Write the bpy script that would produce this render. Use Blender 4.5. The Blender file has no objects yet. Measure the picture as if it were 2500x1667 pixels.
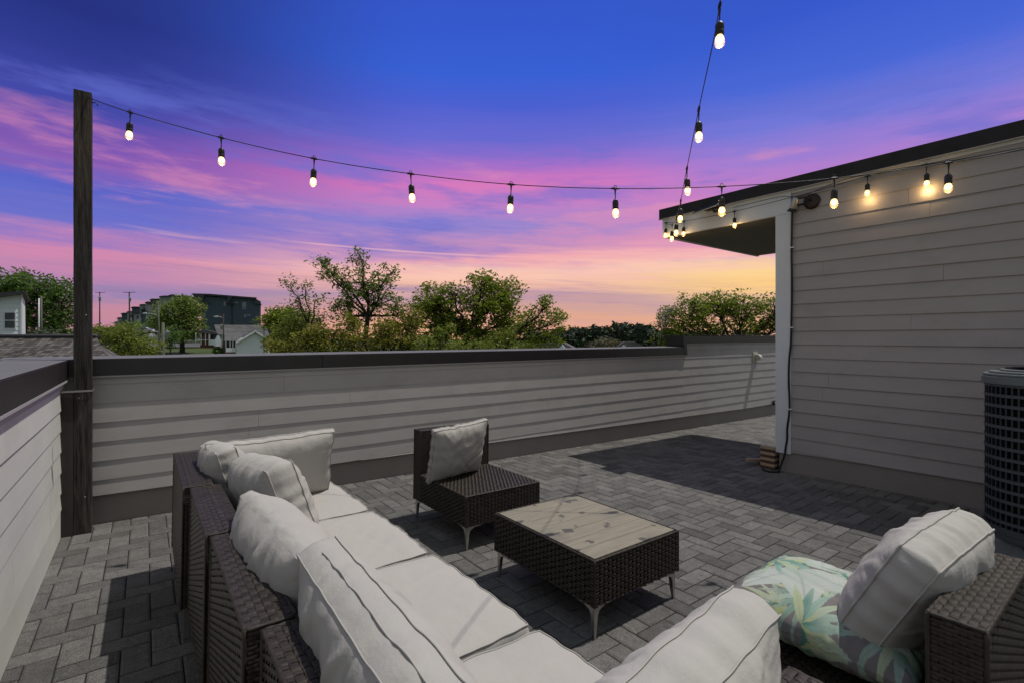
import bpy, bmesh, math, random
from mathutils import Vector, Matrix, Quaternion, noise
D = bpy.data; S = bpy.context.scene; COL = S.collection
R = math.radians
EYE = 1.5
# ---------------------------------------------------------------- camera
HEAD = R(37.0); F = 1190.0
FW = Vector((math.sin(HEAD), math.cos(HEAD), 0)); RT = Vector((math.cos(HEAD), -math.sin(HEAD), 0))
cd = D.cameras.new('camera'); cam = D.objects.new('camera', cd); COL.objects.link(cam)
cam.location = (0, 0, EYE); cam.rotation_euler = (R(90), 0, -HEAD)
cd.sensor_width = 36; cd.lens = 36 * F / 2500; cd.shift_y = -9 / 2500; cd.clip_start = .05; cd.clip_end = 3000
S.camera = cam
S.view_settings.view_transform = 'Standard'; S.view_settings.look = 'None'
S.view_settings.exposure = 0.0; S.view_settings.gamma = 1
# ---------------------------------------------------------------- sun
SUN = Vector((.42, -.12, 1.0)).normalized()
ld = D.lights.new('sun', 'SUN'); ld.energy = 2.85; ld.angle = R(.5); ld.color = (1, .955, .88)
lo = D.objects.new('sun', ld); COL.objects.link(lo); lo.rotation_euler = SUN.to_track_quat('Z', 'Y').to_euler()
lo.location = (20, -5, 40)

def lin(c):
    return tuple(((x / 255) / 12.92 if x / 255 <= .04045 else ((x / 255 + .055) / 1.055) ** 2.4) for x in c)
# ---------------------------------------------------------------- sky
W = D.worlds.new('World'); S.world = W; W.use_nodes = True
nt = W.node_tree; nt.nodes.clear()
class NG:
    def __init__(s, nt): s.nt = nt
    def n(s, t, **k):
        x = s.nt.nodes.new(t)
        for a, b in k.items(): setattr(x, a, b)
        return x
    def link(s, a, b): s.nt.links.new(a, b)
    def val(s, sock, v):
        if hasattr(v, 'is_linked') or isinstance(v, bpy.types.NodeSocket): s.link(v, sock)
        else: sock.default_value = v
    def math(s, op, a, b=0.0, clamp=False):
        x = s.n('ShaderNodeMath', operation=op, use_clamp=clamp); s.val(x.inputs[0], a); s.val(x.inputs[1], b); return x.outputs[0]
    def vdot(s, a, v):
        x = s.n('ShaderNodeVectorMath', operation='DOT_PRODUCT'); s.link(a, x.inputs[0]); x.inputs[1].default_value = v; return x.outputs['Value']
    def comb(s, a, b, c):
        x = s.n('ShaderNodeCombineXYZ'); s.val(x.inputs[0], a); s.val(x.inputs[1], b); s.val(x.inputs[2], c); return x.outputs[0]
    def noise(s, vec, scale, detail=3, rough=.5, out='Fac'):
        x = s.n('ShaderNodeTexNoise'); x.inputs['Scale'].default_value = scale; x.inputs['Detail'].default_value = detail
        x.inputs['Roughness'].default_value = rough
        if vec is not None: s.link(vec, x.inputs['Vector'])
        return x.outputs[out]
    def ramp(s, fac, stops, interp='LINEAR'):
        x = s.n('ShaderNodeValToRGB'); r = x.color_ramp; r.interpolation = interp
        while len(r.elements) < len(stops): r.elements.new(.5)
        for e, (p, c) in zip(r.elements, stops): e.position = p; e.color = (*c, 1) if len(c) == 3 else c
        s.val(x.inputs[0], fac); return x.outputs[0]
    def mix(s, fac, a, b, mode='MIX'):
        x = s.n('ShaderNodeMix', data_type='RGBA', blend_type=mode); s.val(x.inputs['Factor'], fac)
        for q, v in (('A', a), ('B', b)):
            sock = [i for i in x.inputs if i.name == q and i.type == 'RGBA'][0]
            if isinstance(v, tuple): sock.default_value = (*v, 1) if len(v) == 3 else v
            else: s.link(v, sock)
        return [o for o in x.outputs if o.type == 'RGBA'][0]
    def maprange(s, v, a, b, c=0.0, d=1.0, smooth=False):
        x = s.n('ShaderNodeMapRange', interpolation_type='SMOOTHSTEP' if smooth else 'LINEAR')
        s.val(x.inputs[0], v)
        for i, q in enumerate((a, b, c, d)): x.inputs[i + 1].default_value = q
        return x.outputs[0]
g = NG(nt)
tc = g.n('ShaderNodeTexCoord').outputs['Generated']
zz = g.math('MINIMUM', g.math('MAXIMUM', g.vdot(tc, (0, 0, 1)), -1), 1)
el = g.math('ARCSINE', zz)
az = g.math('ARCTAN2', g.vdot(tc, RT), g.vdot(tc, FW))
# slightly tilted streaky cloud bands
elt = g.math('ADD', el, g.math('MULTIPLY', az, .035))
nb = g.noise(g.comb(g.math('MULTIPLY', az, 1.3), g.math('MULTIPLY', elt, 9), 3.1), 1.0, 3, .5)
nf = g.noise(g.comb(g.math('MULTIPLY', az, 2.6), g.math('MULTIPLY', elt, 46), 7.7), 1.0, 7, .68)
low = g.maprange(el, .0, .42, 1, .25)
e2 = g.math('ADD', el, g.math('MULTIPLY', g.math('SUBTRACT', nb, .5), .055))
e2 = g.math('ADD', e2, g.math('MULTIPLY', g.math('MULTIPLY', g.math('SUBTRACT', nf, .5), .12), low))
ef = g.math('MULTIPLY', e2, 1 / .8, clamp=True)
def sky_ramp(st): return g.ramp(ef, [(e / .8, lin(c)) for e, c in st])
ctr = sky_ramp([(0, (232, 168, 130)), (.03, (226, 166, 138)), (.06, (206, 160, 156)), (.085, (190, 152, 168)), (.108, (238, 184, 164)), (.135, (250, 198, 178)), (.168, (240, 168, 176)), (.19, (196, 142, 190)), (.222, (150, 130, 206)),
                (.255, (192, 128, 198)), (.295, (218, 118, 188)), (.335, (166, 108, 200)), (.385, (98, 100, 208)), (.44, (66, 90, 208)), (.50, (40, 90, 212)), (.61, (36, 78, 200)), (.8, (40, 78, 170))])
lef = sky_ramp([(0, (196, 134, 148)), (.04, (196, 136, 160)), (.075, (146, 130, 176)), (.10, (184, 132, 176)), (.13, (210, 134, 172)), (.152, (166, 122, 190)), (.18, (108, 110, 202)), (.225, (84, 96, 200)),
                (.262, (138, 90, 180)), (.292, (116, 80, 178)), (.335, (64, 70, 170)), (.41, (40, 54, 144)), (.47, (32, 46, 130)), (.8, (36, 60, 140))])
rig = sky_ramp([(0, (240, 176, 130)), (.045, (226, 172, 146)), (.07, (206, 164, 160)), (.095, (252, 204, 130)), (.118, (254, 212, 146)), (.145, (252, 200, 178)), (.19, (232, 148, 184)), (.25, (206, 126, 194)),
                (.31, (156, 122, 210)), (.36, (110, 116, 216)), (.43, (62, 98, 214)), (.53, (40, 82, 204)), (.8, (40, 78, 170))])
c1 = g.mix(g.maprange(az, -.72, -.15, 0, 1, True), lef, ctr)
c2 = g.mix(g.maprange(az, .1, .5, 0, 1, True), c1, rig)
# neutral grey added to the unseen sky overhead and behind, to neutralise fill light
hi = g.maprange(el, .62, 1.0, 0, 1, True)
lw2 = g.maprange(el, .12, .30, 1, 0, True)
# broken cloud: blue lavender gaps and rose patches in the middle band
pn = g.noise(g.comb(g.math('MULTIPLY', az, 2.4), g.math('MULTIPLY', elt, 13), 11.3), 1.0, 6, .62)
mb_ = g.math('MULTIPLY', g.maprange(el, .12, .18, 0, 1, True), g.maprange(el, .36, .44, 1, 0, True))
c2 = g.mix(g.math('MULTIPLY', g.maprange(pn, .50, .66, 0, .62, True), mb_), c2, lin((92, 106, 206)))
c2 = g.mix(g.math('MULTIPLY', g.maprange(pn, .46, .34, 0, .40, True), g.maprange(el, .30, .38, 1, 0, True)), c2, lin((238, 148, 176)))
# thin contrail
ct = g.math('ABSOLUTE', g.math('SUBTRACT', el, g.math('ADD', g.math('MULTIPLY', az, -.0334), .1636)))
cm = g.math('MULTIPLY', g.maprange(ct, .0005, .0022, 1, 0, True), g.math('MULTIPLY', g.maprange(az, -.46, -.36, 0, 1, True), g.maprange(az, -.12, .10, 1, 0, True)))
c2 = g.mix(g.math('MULTIPLY', cm, .5), c2, lin((250, 190, 190)))
# wisps: faint lighter and greyer streaks
nw = g.noise(g.comb(g.math('MULTIPLY', az, 3.4), g.math('MULTIPLY', elt, 70), 1.7), 1.0, 4, .62)
c2 = g.mix(g.math('MULTIPLY', g.maprange(nw, .56, .74, 0, .42, True), lw2), c2, lin((246, 186, 186)))
c2 = g.mix(g.math('MULTIPLY', g.maprange(nw, .44, .28, 0, .34, True), lw2), c2, lin((140, 120, 170)))
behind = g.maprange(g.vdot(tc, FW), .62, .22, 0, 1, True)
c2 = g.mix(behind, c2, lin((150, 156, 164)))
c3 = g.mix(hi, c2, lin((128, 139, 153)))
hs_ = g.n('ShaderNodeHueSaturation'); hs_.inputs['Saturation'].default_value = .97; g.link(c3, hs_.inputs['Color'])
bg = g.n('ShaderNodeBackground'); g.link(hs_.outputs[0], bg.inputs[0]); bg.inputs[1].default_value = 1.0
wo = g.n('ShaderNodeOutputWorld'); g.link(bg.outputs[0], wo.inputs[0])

# ---------------------------------------------------------------- helpers
def P(u, v, d):                                     # a direction seen from the terrace, at distance d
    q = FW * d + RT * ((u - 1250) / F * d); q.z = EYE + (824.5 - v) / F * d; return q
def pj(x, y, z):
    d = x * FW.x + y * FW.y; r = x * RT.x + y * RT.y; return 1250 + F * r / d, 824.5 - F * (z - EYE) / d, d
TX, TY = .0183, .0100
def fz(x, y): return EYE - 1.479 - TX * (x + .5) - (.004 + .0025 * x) * (y - 5.07)
TILT = Vector((0, 0, 1)).rotation_difference(Vector((TX, TY, 1)).normalized())
random.seed(7)
class MB:
    def __init__(s): s.v = []; s.f = []; s.uv = []; s.sm = []
    def add(s, vs, fs, sm=False):
        b = len(s.v); s.v += [Vector(q) for q in vs]
        for f in fs: s.f.append([b + i for i in f]); s.sm.append(sm)
        return s
    def box(s, a, b, M=None):
        x0, y0, z0 = a; x1, y1, z1 = b
        vs = [Vector(q) for q in ((x0, y0, z0), (x1, y0, z0), (x1, y1, z0), (x0, y1, z0), (x0, y0, z1), (x1, y0, z1), (x1, y1, z1), (x0, y1, z1))]
        if M: vs = [M @ q for q in vs]
        return s.add(vs, [(0, 3, 2, 1), (4, 5, 6, 7), (0, 1, 5, 4), (1, 2, 6, 5), (2, 3, 7, 6), (3, 0, 4, 7)])
    def hexa(s, vs): return s.add(vs, [(0, 3, 2, 1), (4, 5, 6, 7), (0, 1, 5, 4), (1, 2, 6, 5), (2, 3, 7, 6), (3, 0, 4, 7)])
    def tube(s, pts, r, n=8, cap=True, flat=1.0):
        pts = [Vector(p) for p in pts]; rs = r if isinstance(r, (list, tuple)) else [r] * len(pts); vs = []; fs = []
        up = None
        for i, p in enumerate(pts):
            t = (pts[min(i + 1, len(pts) - 1)] - pts[max(i - 1, 0)]).normalized()
            if up is None: up = t.orthogonal().normalized()
            up = (up - t * up.dot(t)); up = up.normalized() if up.length > 1e-6 else t.orthogonal().normalized()
            sd = t.cross(up)
            for k in range(n):
                a = 2 * math.pi * k / n; vs.append(p + up * (math.cos(a) * rs[i]) + sd * (math.sin(a) * rs[i] * flat))
        for i in range(len(pts) - 1):
            for k in range(n): fs.append((i * n + k, i * n + (k + 1) % n, (i + 1) * n + (k + 1) % n, (i + 1) * n + k))
        if cap: fs.append(tuple(range(n))[::-1]); fs.append(tuple((len(pts) - 1) * n + k for k in range(n)))
        return s.add(vs, fs, True)
    def lathe(s, c, prof, n=16, M=None):
        vs = []; fs = []
        for (r, z) in prof:
            for k in range(n):
                a = 2 * math.pi * k / n; q = Vector((r * math.cos(a), r * math.sin(a), z)); q = M @ q if M else q; vs.append(Vector(c) + q)
        for i in range(len(prof) - 1):
            for k in range(n): fs.append((i * n + k, i * n + (k + 1) % n, (i + 1) * n + (k + 1) % n, (i + 1) * n + k))
        fs.append(tuple(range(n))[::-1]); fs.append(tuple((len(prof) - 1) * n + k for k in range(n)))
        return s.add(vs, fs, True)
    def prism(s, poly, off):                       # closed polygon extruded by a vector
        n = len(poly); vs = [Vector(p) for p in poly] + [Vector(p) + off for p in poly]
        return s.add(vs, [tuple(range(n)), tuple(range(2 * n - 1, n - 1, -1))] + [(i, n + i, n + (i + 1) % n, (i + 1) % n) for i in range(n)])
    def build(s, name, mat, parent=None, bevel=0, recalc=False):
        me = D.meshes.new(name)
        off = parent.location.copy() if parent else Vector((0, 0, 0))
        if parent and parent.parent: off = parent.parent.location.copy()
        me.from_pydata([tuple(q - off) for q in s.v], [], s.f)
        me.polygons.foreach_set('use_smooth', s.sm)
        if recalc:
            bm = bmesh.new(); bm.from_mesh(me); bmesh.ops.recalc_face_normals(bm, faces=bm.faces); bm.to_mesh(me); bm.free()
        me.materials.append(mat); me.update()
        o = D.objects.new(name, me); COL.objects.link(o)
        if parent: o.parent = parent
        if bevel:
            b = o.modifiers.new('bevel', 'BEVEL'); b.width = bevel; b.segments = 2; b.limit_method = 'ANGLE'
        return o
def tag(o, label=None, cat=None, group=None, kind=None):
    if label: o['label'] = label
    if cat: o['category'] = cat
    if group: o['group'] = group
    if kind: o['kind'] = kind
    return o
def thing(name, label, cat, loc=(0, 0, 0), group=None):
    o = D.objects.new(name, None); COL.objects.link(o); o.location = loc; o.empty_display_size = .1
    return tag(o, label, cat, group)
def copy_tree(o, parent=None):
    c = o.copy(); COL.objects.link(c); c.parent = parent
    for ch in [x for x in D.objects if x.parent == o]: copy_tree(ch, c)
    return c
def M(name, col, rough=.7, spec=.5, metal=0, var=0, vscale=3, bump=0, bscale=60, dirt=None, dscale=2.5, dfac=.5, stretch=(1, 1, 1), island=0, col2=None, emit=None, es=0, trans=0):
    m = D.materials.new(name); m.use_nodes = True; n = NG(m.node_tree); b = m.node_tree.nodes['Principled BSDF']
    col = tuple(col)
    b.inputs['Roughness'].default_value = rough; b.inputs['Metallic'].default_value = metal; b.inputs['Specular IOR Level'].default_value = spec
    b.inputs['Base Color'].default_value = (*col, 1); out = None
    tcx = n.n('ShaderNodeTexCoord').outputs['Object']
    mp = n.n('ShaderNodeMapping'); n.link(tcx, mp.inputs[0]); mp.inputs['Scale'].default_value = stretch; vec = mp.outputs[0]
    if var or col2:
        c2 = tuple(col2) if col2 else tuple(min(1, x * (1 + var)) for x in col); c1_ = col if col2 else tuple(x * (1 - var) for x in col)
        f = n.noise(vec, vscale, 5, .6); f = n.maprange(f, .3, .7)
        if island:
            ri = n.n('ShaderNodeNewGeometry').outputs['Random Per Island']; f = n.math('ADD', n.math('MULTIPLY', f, 1 - island), n.math('MULTIPLY', ri, island))
        out = n.mix(f, c1_, c2)
    if dirt:
        f = n.noise(vec, dscale, 6, .65); f = n.maprange(f, .52, .72, 0, dfac)
        out = n.mix(f, out if out is not None else col, tuple(dirt))
    if out is not None: n.link(out, b.inputs['Base Color'])
    if bump:
        bn = n.n('ShaderNodeBump'); bn.inputs['Strength'].default_value = bump; bn.inputs['Distance'].default_value = .01
        n.link(n.noise(vec, bscale, 5, .65), bn.inputs['Height']); n.link(bn.outputs[0], b.inputs['Normal'])
    if emit: b.inputs['Emission Color'].default_value = (*emit, 1); b.inputs['Emission Strength'].default_value = es
    if trans:
        tr = n.n('ShaderNodeBsdfTranslucent'); mx = n.n('ShaderNodeMixShader'); mx.inputs[0].default_value = trans
        if out is not None: n.link(out, tr.inputs[0])
        else: tr.inputs[0].default_value = (*col, 1)
        o = m.node_tree.nodes['Material Output']; n.link(b.outputs[0], mx.inputs[1]); n.link(tr.outputs[0], mx.inputs[2]); n.link(mx.outputs[0], o.inputs[0])
    return m
m_paver = M('paver', (.096, .094, .091), .92, .2, col2=(.205, .198, .189), vscale=5, bump=.9, bscale=160, island=.7, dirt=(.09, .088, .085), dscale=1.3, dfac=.55)
n = NG(m_paver.node_tree); bs = m_paver.node_tree.nodes['Principled BSDF']; src = bs.inputs['Base Color'].links[0].from_socket
tcx = n.n('ShaderNodeTexCoord').outputs['Object']; sp1 = n.maprange(n.noise(tcx, 230, 2, .6), .35, .65, .55, 1.4); sp2 = n.maprange(n.noise(tcx, 26, 4, .7), .3, .7, .8, 1.2)
n.link(n.mix(1.0, src, n.comb(n.math('MULTIPLY', sp1, sp2), n.math('MULTIPLY', sp1, sp2), n.math('MULTIPLY', sp1, sp2)), 'MULTIPLY'), bs.inputs['Base Color'])
m_joint = M('joint_sand', (.02, .019, .018), .95)
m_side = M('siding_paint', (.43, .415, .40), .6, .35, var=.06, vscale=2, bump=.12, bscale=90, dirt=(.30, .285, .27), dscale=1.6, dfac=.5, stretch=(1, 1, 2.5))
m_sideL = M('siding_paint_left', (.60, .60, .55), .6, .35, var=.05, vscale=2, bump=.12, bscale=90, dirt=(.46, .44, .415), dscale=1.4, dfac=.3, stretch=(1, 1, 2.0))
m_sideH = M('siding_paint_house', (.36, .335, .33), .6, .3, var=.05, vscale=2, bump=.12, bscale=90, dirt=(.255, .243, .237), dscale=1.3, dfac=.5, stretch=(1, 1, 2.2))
m_base = M('base_board', (.24, .22, .205), .7, .3, var=.06, vscale=2, bump=.1)
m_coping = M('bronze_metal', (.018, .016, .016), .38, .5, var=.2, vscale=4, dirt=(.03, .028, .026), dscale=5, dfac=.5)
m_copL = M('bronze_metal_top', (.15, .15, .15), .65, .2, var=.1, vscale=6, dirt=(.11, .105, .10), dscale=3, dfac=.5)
m_drip = M('drip_edge_metal', (.42, .40, .40), .45, .5)
m_trim = M('white_trim', (.62, .65, .69), .55, .4, var=.03, vscale=3)
m_soff = M('soffit_board', (.16, .15, .125), .8, .3, var=.1, vscale=4)
m_shing = M('roof_edge', (.028, .027, .03), .8, .3, var=.2, vscale=8)
m_post = M('charred_timber', (.009, .008, .008), .8, .25, col2=(.075, .066, .060), vscale=6, bump=1.0, bscale=14, stretch=(9, 9, .7), dirt=(.15, .14, .13), dscale=3.2, dfac=.3)
m_wick = M('wicker_strand', (.024, .018, .014), .42, .4, col2=(.052, .040, .032), vscale=25, bump=.12, bscale=300)
m_wtop = M('wicker_strip', (.021, .016, .012), .46, .30, col2=(.052, .042, .033), vscale=18, bump=.25, bscale=200, stretch=(1, 4, 1))
m_core = M('wicker_core', (.006, .005, .004), .9, .1)
m_chrome = M('brushed_metal', (.55, .54, .52), .3, .5, metal=1, var=.1, vscale=30)
m_fab = M('cushion_fabric', (.425, .405, .378), .92, .2, var=.035, vscale=3, bump=.30, bscale=38, dirt=(.365, .343, .312), dscale=1.6, dfac=.4)
m_pipe = M('cushion_piping', (.42, .40, .37), .9, .2, bump=.15, bscale=600)
m_zip = M('cushion_seam', (.42, .40, .37), .9, .2)
m_black = M('black_rubber', (.010, .010, .011), .5, .4)
m_conn = M('lamp_socket_plastic', (.012, .011, .010), .45, .5)
m_cord = M('string_cord', (.02, .018, .018), .5, .4)
m_glow = M('lit_filament', (1, .7, .3), .5, emit=(1, .76, .34), es=2.6)
m_glass = D.materials.new('clear_bulb_glass'); m_glass.use_nodes = True
_n = NG(m_glass.node_tree); _b = m_glass.node_tree.nodes['Principled BSDF']; _b.inputs['Roughness'].default_value = .03
_b.inputs['Emission Color'].default_value = (1, .50, .10, 1); _b.inputs['Emission Strength'].default_value = .9
_b.inputs['Base Color'].default_value = (1, .9, .75, 1)
_t = _n.n('ShaderNodeBsdfTransparent'); _x = _n.n('ShaderNodeMixShader'); _x.inputs[0].default_value = .16
_n.link(_t.outputs[0], _x.inputs[1]); _n.link(_b.outputs[0], _x.inputs[2]); _n.link(_x.outputs[0], m_glass.node_tree.nodes['Material Output'].inputs[0])

# ---------------------------------------------------------------- terrace paving (herringbone, every paver real)
LX0, YR, XH, YH = -.475, 5.07, 5.95, 2.71           # left wall, rear wall, house wall, house corner
pv = MB(); a_ = .115; jn = .006; ch = .009
def paver(x0, y0, x1, y1):
    x0 = max(x0, LX0 - .03); x1 = min(x1, 15.5); y0 = max(y0, -1.6); y1 = min(y1, YR + .05)
    if x1 - x0 < .02 or y1 - y0 < .02: return
    if y1 < YH - .02 and x0 > XH + .05: return
    x0 += jn / 2; y0 += jn / 2; x1 -= jn / 2; y1 -= jn / 2
    dz = random.uniform(-.0012, .0012); tx = random.uniform(-.004, .004); ty = random.uniform(-.004, .004)
    mx, my = (x0 + x1) / 2, (y0 + y1) / 2
    def z(x, y, d=0): return fz(x, y) + dz + tx * (x - mx) + ty * (y - my) - d
    o = [(x0, y0), (x1, y0), (x1, y1), (x0, y1)]; i = [(x0 + ch, y0 + ch), (x1 - ch, y0 + ch), (x1 - ch, y1 - ch), (x0 + ch, y1 - ch)]
    vs = [(x, y, z(x, y)) for x, y in i] + [(x, y, z(x, y, .004)) for x, y in o] + [(x, y, z(x, y, .03)) for x, y in o]
    fs = [(0, 1, 2, 3)] + [(4 + k, 4 + (k + 1) % 4, (k + 1) % 4, k) for k in range(4)] + [(8 + k, 8 + (k + 1) % 4, 4 + (k + 1) % 4, 4 + k) for k in range(4)]
    pv.add(vs, fs)
ox, oy = -.475 + .04, 5.07 - .03
for n_ in range(-160, 190):
    for m_ in range(-60, 60):
        # herringbone lattice: translations (1,1) and (2,-2)... in units of paver width
        X = ox + a_ * (n_ + 2 * m_); Y = oy + a_ * (n_ - 2 * m_)
        if -1.2 < X < 15.6 and -1.9 < Y < 5.4:
            paver(X, Y, X + 2 * a_, Y + a_)
            paver(X, Y + a_, X + a_, Y + 3 * a_)
tag(pv.build('terrace_paving', m_paver), kind='structure')
sb = MB(); sb.add([(x, y, fz(x, y) - .008) for x, y in ((-.7, -1.7), (16, -1.7), (16, 5.3), (-.7, 5.3))], [(0, 1, 2, 3)])
sb.add([(x, y, fz(x, y) - .3) for x, y in ((-.7, -1.7), (16, -1.7), (16, 5.3), (-.7, 5.3))], [(3, 2, 1, 0)])
tag(sb.build('paving_bed', m_joint), kind='structure')

# ---------------------------------------------------------------- lap siding
LAP = .1524
def laps(mb, p0, dr, nrm, length, hs, zbot, ztop, p=.0075, seed=1, blen=3.66, mask=None):
    """hs: heights (above eye) of lap lower edges; board spans up to the next edge"""
    rnd = random.Random(seed); dr = Vector(dr); nrm = Vector(nrm); p0 = Vector(p0)
    for k, h in enumerate(hs):
        zb, zt = EYE + h, EYE + h + LAP + .004
        if zt > ztop: zt = ztop
        if zt - zb < .01: continue
        s = -rnd.uniform(0, blen)
        while s < length:
            a, b = max(0, s + .001), min(length, s + blen - .001); s += blen
            if b - a < .03: continue
            ns = max(1, int((b - a) / .3)); 
            for j in range(ns):
                q0 = a + (b - a) * j / ns; q1 = a + (b - a) * (j + 1) / ns
                def pp(q): return p * (.9 + .35 * noise.noise(Vector((q * 1.1, h * 9, seed))))
                def lb(q): return max(zb, zbot(q)) if callable(zbot) else max(zb, zbot)
                l0, l1 = lb(q0), lb(q1)
                if zt - max(l0, l1) < .005: continue
                A = p0 + dr * q0; B = p0 + dr * q1; e0 = nrm * (.002 + pp(q0)); e1 = nrm * (.002 + pp(q1)); t = nrm * .002
                vs = [A + Vector((0, 0, l0)), B + Vector((0, 0, l1)), A + e0 + Vector((0, 0, l0)), B + e1 + Vector((0, 0, l1)), A + t + Vector((0, 0, zt)), B + t + Vector((0, 0, zt)), A + Vector((0, 0, zt)), B + Vector((0, 0, zt))]
                fs = [(0, 1, 3, 2), (2, 3, 5, 4)]
                if j == 0: fs.append((0, 2, 4, 6))
                if j == ns - 1: fs.append((1, 7, 5, 3))
                mb.add(vs, fs)
# rear parapet
t = thing('parapet_wall', 'rear parapet wall of warm grey lap siding with a stepped dark metal coping', 'wall', (3, YR, fz(3, YR)))
mb = MB(); XE = 15.5; XN = 7.62
hs = [-.367 - LAP * n for n in range(-2, 8)]
def zb_rear(q): return fz(q - .6, YR) + .235
laps(mb, (-.6, YR, 0), (1, 0, 0), (0, -1, 0), XN + .6, hs, zb_rear, EYE - .30, seed=3)
laps(mb, (XN, YR, 0), (1, 0, 0), (0, -1, 0), XE - XN, hs, lambda q: fz(XN + q, YR) + .235, EYE - .10, seed=5)
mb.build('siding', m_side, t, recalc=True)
mb = MB(); b0 = .03
mb.hexa([(-.6, YR + b0, fz(-.6, YR) - .05), (XE, YR + b0, fz(XE, YR) - .05), (XE, YR + .3, fz(XE, YR) - .05), (-.6, YR + .3, fz(-.6, YR) - .05),
         (-.6, YR + b0, EYE - .31), (XE, YR + b0, EYE - .31), (XE, YR + .3, EYE - .31), (-.6, YR + .3, EYE - .31)])
mb.box((XN, YR + .001, EYE - .309), (XE, YR + .3, EYE - .06))
mb.build('base_board', m_base, t)
cp = MB(); pr = .036
def coping(mb, x0, x1, zf, h):                     # along X, front lip
    mb.hexa([(x0, YR - pr, zf - h), (x1, YR - pr, zf - h), (x1, YR + .34, zf - h + .01), (x0, YR + .34, zf - h + .01), (x0, YR - pr, zf), (x1, YR - pr, zf), (x1, YR + .34, zf + .012), (x0, YR + .34, zf + .012)])
xs = [-.86, 1.42, 4.45, XN - .02]
for a, b in zip(xs, xs[1:]): coping(cp, a + .0015, b - .0015, EYE - .168, .13)
for a, b in ((XN - .0, 10.4), (10.4, 13.5), (13.5, XE)): coping(cp, a + .0015, b - .0015, EYE + .03, .13)
# mitred upstand where the coping steps up
cp.hexa([(XN - .02, YR - pr - .003, EYE - .30), (XN + .075, YR - pr - .003, EYE - .30), (XN + .075, YR + .34, EYE - .29), (XN - .02, YR + .34, EYE - .29), (XN - .06, YR - pr - .003, EYE + .034), (XN + .02, YR - pr - .003, EYE + .034), (XN + .02, YR + .34, EYE + .046), (XN - .06, YR + .34, EYE + .046)])
c_ = cp.build('coping', m_coping, t, bevel=.002)
dm = MB(); dm.box((-.5, YR - .030, EYE - .312), (XN + .05, YR, EYE - .2985)); dm.box((XN + .077, YR - .030, EYE - .114), (XE, YR, EYE - .1005))
dm.build('drip_edge', m_drip, c_)
tm = MB()
tm.add([(-.86, YR - pr + .002, EYE - .1645), (XN - .07, YR - pr + .002, EYE - .1645), (XN - .07, YR + .339, EYE - .1525), (-.86, YR + .339, EYE - .1525)], [(0, 1, 2, 3)])
tm.add([(XN - .02, YR - pr + .002, EYE + .0485), (XE, YR - pr + .002, EYE + .0335), (XE, YR + .339, EYE + .0455), (XN - .02, YR + .339, EYE + .0485)], [(0, 1, 2, 3)])
tm.build('coping_top', m_copL, c_)
# left parapet
t = thing('parapet_wall', 'sunlit left parapet wall of pale lap siding beside the sofa back', 'wall', (LX0, 2, fz(LX0, 2)))
mb = MB(); hs = [-.54 * LAP - LAP * n for n in range(2, 9)]
laps(mb, (LX0 - .028, YR, 0), (0, -1, 0), (1, 0, 0), 6.8, [-.54 * LAP - LAP * n for n in range(1, 9)], lambda q: fz(LX0, YR - q) + .21, EYE - .315, p=.010, seed=9)
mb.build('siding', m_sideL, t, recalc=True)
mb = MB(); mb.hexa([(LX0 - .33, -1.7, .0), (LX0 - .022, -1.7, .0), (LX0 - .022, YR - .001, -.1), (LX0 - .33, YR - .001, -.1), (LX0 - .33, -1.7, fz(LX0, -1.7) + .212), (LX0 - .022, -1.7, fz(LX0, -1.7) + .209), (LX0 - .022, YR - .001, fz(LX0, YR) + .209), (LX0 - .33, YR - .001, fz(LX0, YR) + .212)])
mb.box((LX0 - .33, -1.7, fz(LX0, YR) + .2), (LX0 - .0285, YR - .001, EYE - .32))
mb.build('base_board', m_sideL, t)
cp = MB(); xi = LX0 - .028 + .04; xo = xi - .345
for y0, y1 in ((-1.7, 1.35), (1.353, YR + .34)):
    cp.hexa([(xo, y0, EYE - .305), (xi, y0, EYE - .315), (xi, y1, EYE - .315), (xo, y1, EYE - .305), (xo, y0, EYE - .161), (xi, y0, EYE - .171), (xi, y1, EYE - .171), (xo, y1, EYE - .161)])
c_ = cp.build('coping', m_coping, t, bevel=.002)
dm = MB(); dm.box((xi - .04, -1.7, EYE - .33), (xi + .002, YR - .05, EYE - .3155)); dm.box((xi - .04, -1.7, EYE - .372), (xi - .022, YR - .06, EYE - .331)); dm.build('drip_edge', m_drip, c_)
tm = MB(); tm.add([(xo + .002, -1.7, EYE - .1575), (xi - .001, -1.7, EYE - .1675), (xi - .001, YR + .33, EYE - .1670), (xo + .002, YR + .33, EYE - .1570)], [(0, 1, 2, 3)]); tm.build('coping_top', m_copL, c_)

# ---------------------------------------------------------------- stair house on the right
ZR = 1.83
t = thing('stair_house', 'warm grey lap sided rooftop house with white corner trim and dark flat roof overhang', 'building', (XH, YH, fz(XH, YH)))
mb = MB(); YB = -2.2
hs = [LAP * (n - .5) for n in range(-9, 12)]
laps(mb, (XH, YB, 0), (0, 1, 0), (-1, 0, 0), YH - .165 - YB, hs, lambda q: fz(XH, YB + q) + .235, EYE + 1.66, p=.0155, seed=21, blen=3.66)
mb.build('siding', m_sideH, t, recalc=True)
mb = MB(); mb.box((XH + .001, YB, fz(XH, YH) - .2), (XH + 2.7, YH - .03, EYE + 1.425)); mb.build('wall_core', m_base, t)
mb = MB(); mb.box((XH - .024, YH - .165, fz(XH, YH) + .215), (XH + .16, YH + .005, EYE + 1.426)); mb.build('corner_trim', m_trim, t, bevel=.003)
mb = MB(); YT = 4.28
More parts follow.
